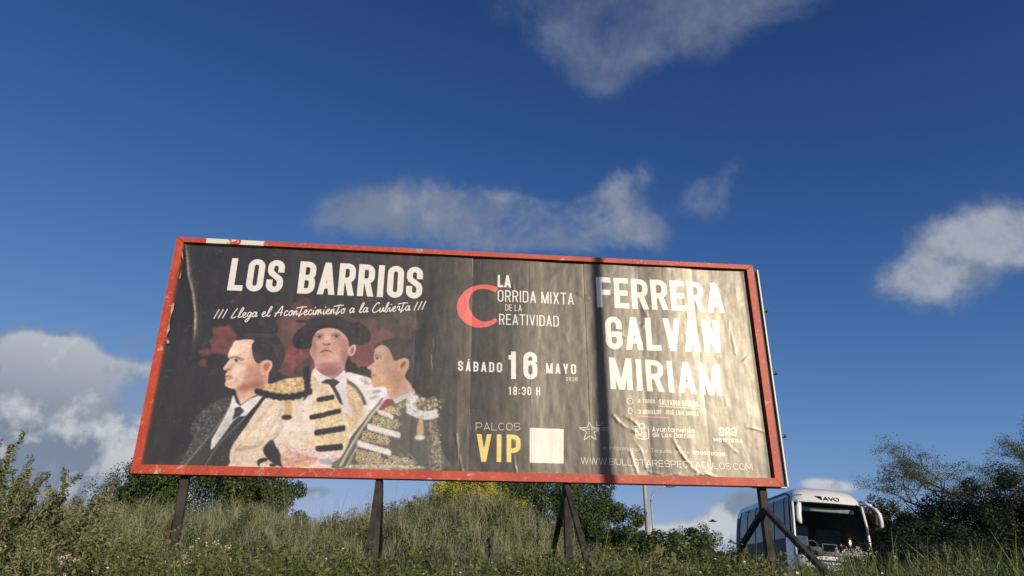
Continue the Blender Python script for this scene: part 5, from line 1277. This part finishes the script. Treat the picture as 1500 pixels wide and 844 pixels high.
def tree(name, cen, rad, label, m, nclump=90, per=260, leaf=.075, seed=1, cat='tree', group=None, trunk_r=.16, cl=.30, extra=(), shell=.5):
    rng = np.random.default_rng(seed); gx, gy = cen[0], cen[1]; gz = float(ground_h(gx, gy)); base = Vector((gx, gy, gz - .1))
    T = empty(name, base, label, cat, group=group)
    P_, Nn, cc = crown_pts(np.array(cen) - np.array(base), rad, nclump, per, rng, cl, shell)
    for (c2, r2, n2) in extra:
        p2, q2, c3 = crown_pts(np.array(c2) - np.array(base), r2, n2, per, rng, cl, shell); P_ = np.vstack([P_, p2]); Nn = np.vstack([Nn, q2]); cc = np.vstack([cc, c3])
    keep = P_[:, 2] > .05; V, F = leaves_mesh(P_[keep], Nn[keep], leaf, rng)
    obj_np('crown', V, F, m, T)
    mb = MB(); h = cen[2] - base.z; top = Vector((rng.uniform(-.15, .15), rng.uniform(-.1, .1), h * .75))
    mb.tube([(0, 0, 0), top * .4 + Vector((.05, 0, 0)), top], [trunk_r, trunk_r * .8, trunk_r * .5], 8)
    for k in rng.choice(len(cc), min(9, len(cc)), replace=False):
        q = Vector(cc[k]); st = top * float(rng.uniform(.35, .95)); mb.tube([st, st.lerp(q, .5) + Vector((0, 0, .15)), q], [trunk_r * .4, trunk_r * .25, trunk_r * .08], 5)
    mb.build('trunk', bark, T, smooth=True)
    return T

tc_ = at(295, 742, 31.5)
tree('evergreen_tree', (tc_.x, tc_.y, tc_.z), (3.4, 2.7, 2.9), 'broad dark evergreen tree behind the dry grass at the left under the poster', leaf_mid, 170, 620, .046, 3, cl=.26, extra=(((at(395, 755, 31).x, 31.5, at(395, 750, 31).z), (1.4, 1.3, 1.4), 30), ((at(215, 738, 31).x, 31, at(215, 738, 31).z), (1.5, 1.3, 1.5), 44)))
tc_ = at(790, 745, 29.0)
tree('evergreen_tree', (tc_.x, tc_.y, tc_.z), (2.95, 2.4, 2.7), 'large dense dark tree on the mound right of centre, behind the third billboard post', leaf_dark, 150, 560, .042, 5, cl=.24, extra=(((at(885, 790, 29).x, 29, at(885, 790, 29).z), (1.45, 1.4, 1.55), 48), ((at(700, 735, 29.5).x, 29.5, at(700, 735, 29.5).z), (1.3, 1.2, 1.0), 30)))
tc_ = at(928, 806, 27)
tree('shrub', (tc_.x, tc_.y, tc_.z), (.85, .8, .75), 'low rounded green shrub at the right foot of the large dark tree', leaf_dark, 26, 240, .05, 6, cat='shrub', trunk_r=.05)
# yellow flowering bush
tc_ = at(690, 727, 24.0)
tree('flowering_bush', (tc_.x, tc_.y, tc_.z - .1), (1.25, .8, .62), 'bush covered in yellow blossom on top of the mound before the large dark tree', leaf_yellow, 90, 380, .026, 8, cat='bush', trunk_r=.04, extra=(((at(735, 745, 24.6).x, 24.6, at(735, 748, 24.6).z), (.65, .5, .42), 20),), shell=.3)
# low greenery between tree and coach
for (px, py, Y, rx, rz, lb, mm, sd) in ((966, 800, 28, 1.0, .7, 'low dark bush between the two lamp poles and the billboard post', leaf_dark, 11), (1020, 800, 24, .7, .75, 'spiky shrub with bare twigs in front of the coach, right of the small palm', leaf_mid, 12), (1058, 816, 24, .9, .35, 'low brown-green bush in front of the rear of the coach', leaf_brush, 13)):
    c = at(px, py, Y); tree('shrub', (c.x, c.y, c.z - .1), (rx, rx, rz), lb, mm, 30, 300, .032, sd, cat='shrub', trunk_r=.04, shell=.2)
# brush and dark bushes at the right
for (px, py, Y, rx, rz, lb, mm, sd, nc) in ((1300, 782, 31, 1.5, 1.15, 'tall brown-green bush directly right of the coach mirror', leaf_brush, 21, 60), (1355, 805, 27, 1.4, .95, 'very dark bush left of the acacia trunk', leaf_blackish, 22, 50), (1425, 782, 28, 1.9, 1.45, 'large near-black bush under the acacia crown', leaf_blackish, 23, 80), (1500, 770, 27, 1.9, 1.6, 'near-black bush at the right edge of the picture', leaf_blackish, 24, 80), (1380, 825, 25, 2.6, .55, 'low dark hedge along the ground before the black bushes', leaf_blackish, 25, 70)):
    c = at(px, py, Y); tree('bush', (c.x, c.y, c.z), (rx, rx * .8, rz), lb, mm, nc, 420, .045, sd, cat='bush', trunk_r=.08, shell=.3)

# small palm
def palm(px, py, Y):
    c = at(px, py, Y); gz = float(ground_h(c.x, c.y)); T = empty('palm', (c.x, c.y, gz), 'small dark palm seen between lamp poles and the spiky shrub', 'palm'); h = c.z - gz
    MB().tube([(0, 0, 0), (.03, 0, h * .5), (0, 0, h)], [.13, .11, .12], 8).build('trunk', bark, T, smooth=True)
    r = random.Random(4)
    for k in range(16):
        a = k / 16 * 2 * math.pi + r.uniform(-.2, .2); up = r.uniform(.1, .9); L_ = r.uniform(.75, 1.0); m = MB(); d = Vector((math.cos(a), math.sin(a), 0)); s = Vector((-d.y, d.x, 0)); pr = []
        for i in range(9):
            t = i / 8; pr.append(Vector((0, 0, h)) + d * L_ * t + Vector((0, 0, L_ * (up * t - .75 * t * t))))
        m.tube(pr, [.012] * 9, 4)
        for i in range(1, 9):
            for sg in (-1, 1):
                w = .22 * (1 - abs(i / 8 - .45)); p = pr[i]; q = p + s * sg * w + (pr[i] - pr[i - 1]) * .8 + Vector((0, 0, -.07)); e_ = (pr[i] - pr[i - 1]) * .16; m.add([p - e_, p + e_, q], [(0, 1, 2)])
        m.build('frond', leaf_dark, T)
palm(983, 786, 30)

# acacia with spreading bare limbs
def acacia(px, py, Y, H_, label, seed, spread=1.0, lean=-.25):
    rg = random.Random(seed); c = at(px, py, Y); gz = float(ground_h(c.x, c.y)); T = empty('acacia_tree', (c.x, c.y, gz - .1), label, 'tree'); m = MB(); tips = []
    def grow(p, d, L_, r, dep):
        n = 4; pts = [p]; q = p; dd = d.copy()
        for i in range(n):
            dd = (dd + Vector((rg.uniform(-.22, .22), rg.uniform(-.22, .22), rg.uniform(-.10, .14)))).normalized(); q = q + dd * L_ / n; pts.append(q)
            if dep >= 3: tips.append((q.copy(), dd.copy()))
        m.tube(pts, [r * (1 - .45 * i / n) for i in range(n + 1)], 7 if dep < 2 else (5 if dep < 4 else 3), cap=dep > 4)
        if dep >= 5: tips.append((q, dd)); return
        for k in range(3 if dep in (0, 1, 2) else rg.choice((2, 3))):
            a = rg.uniform(0, 2 * math.pi); s = Vector((math.cos(a) * spread, math.sin(a) * spread * .8, rg.uniform(-.05, .35))); nd = (dd * .75 + s * rg.uniform(.6, 1.0)).normalized()
            if nd.z < .02: nd.z = .05
            st = pts[rg.choice((2, 3, 4))] if k else q
            grow(st, nd, L_ * rg.uniform(.62, .82), r * .55, dep + 1)
    grow(Vector((0, 0, 0)), Vector((lean, 0, 1)).normalized(), H_ * .36, .20, 0)
    m.build('limbs', bark, T, smooth=True, kind='stuff')
    rng = np.random.default_rng(seed); TP_ = np.array([list(a) for a, b in tips]); idx = rng.integers(0, len(TP_), 46000)
    keep = rng.random(len(TP_)) > .32; idx = idx[keep[idx]]
    C2 = TP_[idx] + rng.normal(0, 1, (len(idx), 3)) * np.array([.22, .22, .09]); V, F = leaves_mesh(C2, np.tile([0, 0, 1.], (len(C2), 1)), .034, rng, .5, .7)
    obj_np('crown', V, F, leaf_acacia, T); T.scale = (.74, .74, .90); return T
acacia(1478, 800, 29.0, 9.8, 'spreading thin-leaved acacia with bare limbs showing against the sky at the right', 7, 1.5, -.12)
acacia(1560, 800, 31.0, 9.6, 'second acacia at the right picture edge, its crown partly outside the frame', 12, 1.3, -.05)

# ---- ground cover
grass_green = leaf_mat('green_grass', [(.055, .085, .022), (.10, .145, .036), (.18, .22, .065), (.28, .28, .13)], .6, .3)
grass_dry = leaf_mat('dry_grass', [(.10, .14, .05), (.19, .215, .10), (.43, .41, .28), (.15, .19, .07)], .75, .25)
weed_leaf = leaf_mat('weed_leaves', [(.05, .075, .022), (.10, .135, .038), (.19, .215, .075), (.30, .30, .15)], .6, .25)
pale_blade = leaf_mat('pale_blades', [(.07, .10, .035), (.17, .19, .085), (.38, .38, .25)], .6, .3)
pink = simple('pink_petals', (.62, .42, .44), .6, var=.2); cream = simple('cream_petals', (.70, .68, .58), .6, var=.15); yellow_p = simple('yellow_petals', (.55, .42, .05), .6)

def blades(x, y, h, w, lean, rng, z0=0.0):
    n = len(x); z = ground_h(x, y) + z0; P0 = np.stack([x, y, z - .03], -1); a = rng.uniform(0, 2 * np.pi, n); d = np.stack([np.cos(a), np.sin(a), 0 * a], -1)
    f = rng.uniform(0, 2 * np.pi, n); s = np.stack([np.cos(f), np.sin(f), 0 * f], -1) * (w[:, None] / 2)
    up = np.array([0, 0, 1.]); hh = h[:, None]; ll = (lean * h)[:, None]
    m1 = P0 + up * hh * .5 + d * ll * .3; m2 = P0 + up * hh * (1 - .25 * lean[:, None]) + d * ll
    V = np.stack([P0 - s, P0 + s, m1 + s * .8, m1 - s * .8, m2 + s * .12, m2 - s * .12], 1).reshape(-1, 3)
    b = np.arange(n)[:, None] * 6; return V, np.concatenate([b + [[0, 1, 2, 3]], b + [[3, 2, 4, 5]]], 1).reshape(-1, 4)

def scatter(n, y0, y1, rng, side=None):
    y = np.sqrt(rng.uniform(y0 ** 2, y1 ** 2, int(n))); hw = .80 * y + 1.5; x = rng.uniform(-1, 1, int(n)) * hw
    return x, y
def patchy(x, y, s, seed):
    return .5 + .25 * (np.sin(x * s + seed) * np.cos(y * s * 1.3 + seed * 2) + np.sin(x * s * 2.3 + y * s * 1.7 + seed * 3))

def ground_cover():
    rng = np.random.default_rng(31)
    # dry stems over the mound
    x, y = scatter(230000, 11.5, 27.5, rng); keep = (x < 8.0 - 3.0 * patchy(x, y, 1, 3)) & (rng.random(len(x)) < .55 + .6 * patchy(x, y, .8, 5)); x, y = x[keep], y[keep]
    h = rng.uniform(.20, .80, len(x)) * (.55 + .75 * patchy(x, y, 1.6, 2)) * (1 + .8 * (rng.random(len(x)) < .03)) * (1 - .25 * (x > 2)); V, F = blades(x, y, h, rng.uniform(.010, .022, len(x)), rng.uniform(.05, .55, len(x)), rng)
    obj_np('dry_grass', V, F, grass_dry, label='dry tan grass standing over the mound behind the posts', cat='grass', kind='stuff')
    # seed heads on some of the dry stems
    k = rng.random(len(x)) < .07; C2 = np.stack([x[k], y[k], ground_h(x[k], y[k]) + h[k] * .93], -1); V1, F1 = leaves_mesh(np.repeat(C2, 5, 0) + rng.normal(0, .022, (5 * k.sum(), 3)) * [1, 1, 2.2], np.tile([0, -1., .3], (5 * int(k.sum()), 1)), .013, rng)
    obj_np('seed_heads', V1, F1, grass_dry, label='small dry seed heads on the grass of the mound', cat='seed heads', kind='stuff')
    # green grass, thicker and greener on the right and at the foot of the board
    x, y = scatter(150000, 6.0, 24, rng); keep = ((x > 2.5) | (y < 11.5) | (rng.random(len(x)) < .40)) & (rng.random(len(x)) < .5 + .6 * patchy(x, y, .9, 8)); x, y = x[keep], y[keep]
    h = rng.uniform(.12, .46, len(x)) * (.7 + .6 * patchy(x, y, 1.3, 4)) * (1 + .15 * (x > 3) + .25 * (y < 11)); V, F = blades(x, y, h, rng.uniform(.007, .018, len(x)), rng.uniform(.1, .8, len(x)), rng)
    obj_np('green_grass', V, F, grass_green, label='green grass round the feet of the billboard posts', cat='grass', kind='stuff')
    # far grass to the road and beyond
    x, y = scatter(36000, 25, 44, rng); h = rng.uniform(.2, .5, len(x)); keep = (np.abs(x - (5.2 + (y - 12) * .33)) > 4.0) | (y < 18); V, F = blades(x[keep], y[keep], h[keep], rng.uniform(.015, .03, keep.sum()), rng.uniform(.1, .6, keep.sum()), rng)
    obj_np('far_grass', V, F, grass_green, label='rough grass beyond the mound round trees and road', cat='grass', kind='stuff')
    # broad pale blades at the lower right
    x = rng.uniform(2.2, 11.5, 7500); y = rng.uniform(8.6, 14.5, 7500); keep = rng.random(7500) < patchy(x, y, 1.2, 9) + .10; x, y = x[keep], y[keep]
    h = rng.uniform(.25, .62, len(x)) * (1 + .25 * (rng.random(len(x)) < .08)); V, F = blades(x, y, h, rng.uniform(.014, .034, len(x)), rng.uniform(.05, .45, len(x)), rng)
    obj_np('broad_blades', V, F, pale_blade, label='pale broad grass blades catching the sun at the lower right', cat='grass', kind='stuff')
    # leafy weeds
    x, y = scatter(6400, 5.6, 12.5, rng); keep = rng.random(len(x)) < .30 + .75 * patchy(x, y, 1.0, 12) + .4 * (x < -2.5) - .45 * (x > 2.5); x, y = x[keep], y[keep]
    n = len(x); hh = rng.uniform(.15, .58, n) * (1 + .35 * (x < -3.0)) * (1 - .25 * (x > 3)); per = 34; t = rng.uniform(.05, 1, (n, per)) ** .8
    a = rng.uniform(0, 6.28, (n, per)); r = rng.uniform(.02, .15, (n, per)) * (1.2 - .6 * t)
    C2 = np.stack([x[:, None] + r * np.cos(a), y[:, None] + r * np.sin(a), ground_h(x, y)[:, None] + t * hh[:, None]], -1).reshape(-1, 3)
    nr = np.stack([np.cos(a) * .6, np.sin(a) * .6, np.ones_like(a) * .8], -1).reshape(-1, 3); V, F = leaves_mesh(C2, nr, .024, rng, .45, .5)
    obj_np('leafy_weeds', V, F, weed_leaf, label='tangle of small leafy weeds along the bottom of the picture', cat='weeds', kind='stuff')
    # tiny pale flowers sprinkled through the weeds
    q = rng.choice(len(C2), 900, replace=False); V, F = leaves_mesh(C2[q] + [0, -.02, .05], np.tile([0, -.6, 1.], (900, 1)), .011, rng, .9, .4)
    obj_np('small_flowers', V, F, cream, label='tiny cream flowers scattered through the low weeds', cat='flowers', kind='stuff')
ground_cover()
def mound_tufts():
    """leafy clumps and small bushes of many kinds breaking up the grass of the mound"""
    rng = np.random.default_rng(77)
    for nm, lb, mt, n, sz, hh in (('mound_weeds', 'green leafy clumps scattered over the grassy mound', weed_leaf, 900, .034, (.25, .80)), ('mound_scrub', 'dark olive scrub clumps scattered over the grassy mound', leaf_mid, 220, .034, (.25, .80)), ('mound_brush', 'brown dead brush clumps scattered over the mound', leaf_brush, 170, .024, (.3, .85))):
        x, y = scatter(n * 2, 14.5, 26.5, rng); k = x < 7.0; x, y = x[k][:n], y[k][:n]; n2 = len(x); per = 150
        R_ = rng.uniform(.14, .42, (n2, 1)); H2 = rng.uniform(*hh, (n2, 1)); a = rng.uniform(0, 6.28, (n2, per)); t = rng.uniform(0.05, 1, (n2, per)); r = R_ * np.sqrt(rng.uniform(0, 1, (n2, per))) * np.sqrt(1.05 - t ** 2)
        C2 = np.stack([x[:, None] + r * np.cos(a), y[:, None] + r * np.sin(a), ground_h(x, y)[:, None] + t * H2], -1).reshape(-1, 3); nr = np.stack([np.cos(a) * .7, np.sin(a) * .7, .5 + 0 * a], -1).reshape(-1, 3)
        V, F = leaves_mesh(C2, nr, sz, rng, .4, .6); obj_np(nm, V, F, mt, label=lb, cat='scrub', kind='stuff')
mound_tufts()

def tall_weed(px, Y, H_, lean, seed, label, dense=1.0, group='tall leafy weeds at the lower left'):
    rng = np.random.default_rng(seed); c = at(px, 700, Y); gz = float(ground_h(c.x, Y)); T = empty('tall_weed', (c.x, Y, gz - .03), label, 'weed', group=group)
    m = MB(); lc = []; nn = []
    nst = 4
    for s in range(nst + int(11 * dense)):
        main = s < nst; a = rng.uniform(0, 6.28); L_ = H_ * (1 - .09 * s if main else rng.uniform(.35, .85)); b = Vector((.05 * math.cos(a), .05 * math.sin(a), 0)); ln = lean + rng.uniform(-.10, .10) if main else lean + rng.uniform(-.55, .55)
        pts = [b + Vector((ln * L_ * t * t + .03 * math.sin(4 * t + a), rng.uniform(-.02, .02) + (0 if main else .3 * math.sin(a) * t), L_ * t * (1 - .15 * abs(ln) * t))) for t in np.linspace(0, 1, 9)]
        m.tube(pts, [.010 * (1 - .8 * t) + .002 for t in np.linspace(0, 1, 9)], 4)
        nl = int(300 * L_ / .9); t = rng.uniform(.12, 1.0, nl); f = t * 8; i = np.minimum(f.astype(int), 7); A = np.array([list(p) for p in pts]); base_ = A[i] + (A[i + 1] - A[i]) * (f - i)[:, None]
        an = rng.uniform(0, 6.28, nl); rr = rng.uniform(.01, .095, nl) * (1.15 - .75 * t); dv = np.stack([np.cos(an), np.sin(an), .45 + 0 * an], -1); lc.append(base_ + dv * rr[:, None]); nn.append(dv)
    m.build('stem', grass_dry if seed % 2 else weed_leaf, T)
    V, F = leaves_mesh(np.vstack(lc), np.vstack(nn), .022, rng, .30, .7); obj_np('foliage', V, F, tall_leaf, T); return T
tall_leaf = leaf_mat('tall_weed_leaves', [(.06, .08, .03), (.12, .145, .055), (.22, .235, .12), (.34, .34, .22)], .6, .3)
for a in ((4, 7.0, 1.56, -.02, 1, 'tallest leafy weed at the very left edge of the picture', 1.6), (34, 7.4, 1.36, .05, 2, 'bushy leafy weed second from the left edge', 1.5), (62, 7.2, 1.16, -.08, 3, 'shorter bushy weed between the edge weeds and the upright pointed one', 1.3),
          (92, 7.4, 1.26, -.02, 4, 'upright pointed weed a hand above its neighbours at the lower left', 1.2), (122, 7.6, 1.10, .12, 5, 'loose grey-green weed right of the upright pointed one', 1.2), (140, 7.6, 1.24, .22, 6, 'slender weed leaning right towards the dry grass, its plume against the cloud', .6),
          (-30, 7.4, 1.5, .0, 7, 'tall leafy weed just outside the left edge', 1.2), (50, 6.5, .92, .10, 8, 'low dense weed in front at the bottom left corner', 1.5), (170, 7.9, .72, .0, 9, 'low weed where the dry grass begins, left of the first post', 1.0), (12, 8.2, 1.35, .06, 10, 'weed standing behind the two at the left edge', 1.3),
          (205, 8.6, .62, -.05, 14, 'small leafy weed just left of the first billboard post', 1.0), (105, 6.6, .78, -.1, 15, 'low weed below the upright pointed one', 1.3)):
    tall_weed(*a)

def flower_plant(px, py, Y, label, m_, n, seed, sp=.12, group=None, h=None):
    rng = np.random.default_rng(seed); c = at(px, py, Y); gz = float(ground_h(c.x, Y)); hh = c.z - gz; T = empty('flowering_plant', (c.x, Y, gz - .02), label, 'flowers', group=group); m = MB(); V_, F_ = [], []; C2 = []
    for k in range(n):
        p = Vector((rng.normal(0, sp), rng.normal(0, sp * .5), max(.08, hh + rng.normal(0, min(sp, .08) * .6)))); m.tube([(p.x * .2, p.y * .2, 0), (p.x * .7, p.y * .7, p.z * .6), p], .0035, 3); C2.append(np.array([list(p)] * 9) + rng.normal(0, .013, (9, 3)))
    m.build('stem', weed_leaf, T); V, F = leaves_mesh(np.vstack(C2), np.tile([0, -.7, .7], (9 * n, 1)), .0105, rng, .6, .5); obj_np('petals', V, F, m_, T, kind='stuff')
    C3 = rng.normal(0, 1, (260, 3)) * [sp * 1.1, sp * .6, 0] + np.stack([np.zeros(260), np.zeros(260), rng.uniform(.05, max(hh, .15), 260)], -1); V, F = leaves_mesh(C3, np.tile([0, 0, 1.], (260, 1)), .022, rng, .4, .7); obj_np('foliage', V, F, weed_leaf, T)
flower_plant(85, 815, 6.9, 'pale pink flower cluster low in the weeds at the bottom left', pink, 15, 1, .08)
flower_plant(256, 822, 8.6, 'pale pink flower cluster at the foot of the first billboard post', pink, 14, 2, .09)
flower_plant(20, 800, 6.9, 'rusty pink flower sprays at the bottom left corner', pink, 7, 3, .10)
flower_plant(300, 800, 9.0, 'cream flowers just right of the first billboard post', cream, 7, 4, .14)
flower_plant(1247, 811, 14.6, 'white flowering bush before the lower right of the coach windscreen', cream, 110, 5, .15)
flower_plant(1310, 818, 13.5, 'white blossoms in the grass right of the coach', cream, 5, 6, .03)
flower_plant(1432, 817, 13.5, 'small white blossoms in the grass near the right edge', cream, 5, 7, .03)
flower_plant(62, 730, 7.3, 'small yellow flowers high in the weeds at the left', yellow_p, 8, 8, .14)

def stalk(px, ptop, Y, label, seed, head=.30):
    rng = np.random.default_rng(seed); c = at(px, ptop, Y); gz = float(ground_h(c.x, Y)); hh = c.z - gz; T = empty('seed_stalk', (c.x, Y, gz - .02), label, 'plant'); ln = rng.uniform(-.05, .05)
    pts = [Vector((ln * hh * t * t, 0, hh * t)) for t in np.linspace(0, 1, 6)]; MB().tube(pts, [.007, .006, .006, .005, .004, .002], 5).build('stem', grass_dry, T)
    n = 150; t = 1 - rng.uniform(0, head, n) ** 1.0; P_ = np.stack([ln * hh * t * t, 0 * t, hh * t], -1) + rng.normal(0, .014, (n, 3)) * np.minimum(1, (1.02 - t) * 9)[:, None]; V, F = leaves_mesh(P_, rng.normal(0, 1, (n, 3)), .014, rng, .5, .3); obj_np('seed_head', V, F, pale_blade, T, kind='stuff')
for a in ((787, 754, 12.5, 'tall pale feathery seed stalk between the yellow bush and the third post', 1, .32), (691, 787, 11.5, 'short pale seed stalk left of the third post', 2, .3), (719, 785, 11.6, 'short pale seed stalk nearer the third post', 3, .3), (660, 812, 10.8, 'left stalk of the pair of pale stalks right of the second post', 4, .5), (664, 810, 10.9, 'right stalk of the pair of pale stalks right of the second post', 5, .5),
          (1382, 792, 14.0, 'tall grey reed tip before the black bushes, left one', 6, .3), (1420, 794, 14.0, 'tall grey reed tip before the largest black bush', 7, .3), (1391, 797, 14.3, 'thin leaning grey reed tip, middle one before the black bushes', 8, .3), (1327, 805, 14.0, 'short reed tip right of the coach', 9, .4), (1366, 802, 13.6, 'short reed tip left of the tall grey reeds', 10, .4)): stalk(*a)

# bird far off in the gap under the board
def bird(px, py, Y):
    c = at(px, py, Y); T = empty('bird', c, 'small dark bird gliding in front of the cloud under the billboard', 'bird')
    m = MB(); m.tube([(-.30, 0, 0), (-.2, 0, .02), (0, 0, .03), (.18, 0, .01), (.32, 0, -.01)], [.01, .05, .07, .05, .01], 7); m.build('body', black_trim, T, smooth=True)
    for s in (-1, 1):
        m = MB(); m.add([(-.12, 0, .03), (.10, 0, .03), (.06, s * .32, .09), (-.10, s * .62, .06), (-.16, s * .34, .08), (-.12, 0, .045), (.10, 0, .045), (.06, s * .32, .10), (-.10, s * .62, .065), (-.16, s * .34, .09)], [(0, 1, 2, 3, 4), (9, 8, 7, 6, 5), (1, 6, 7, 2), (2, 7, 8, 3), (3, 8, 9, 4)]); m.build('wing', black_trim, T)
bird(1044, 764, 60)
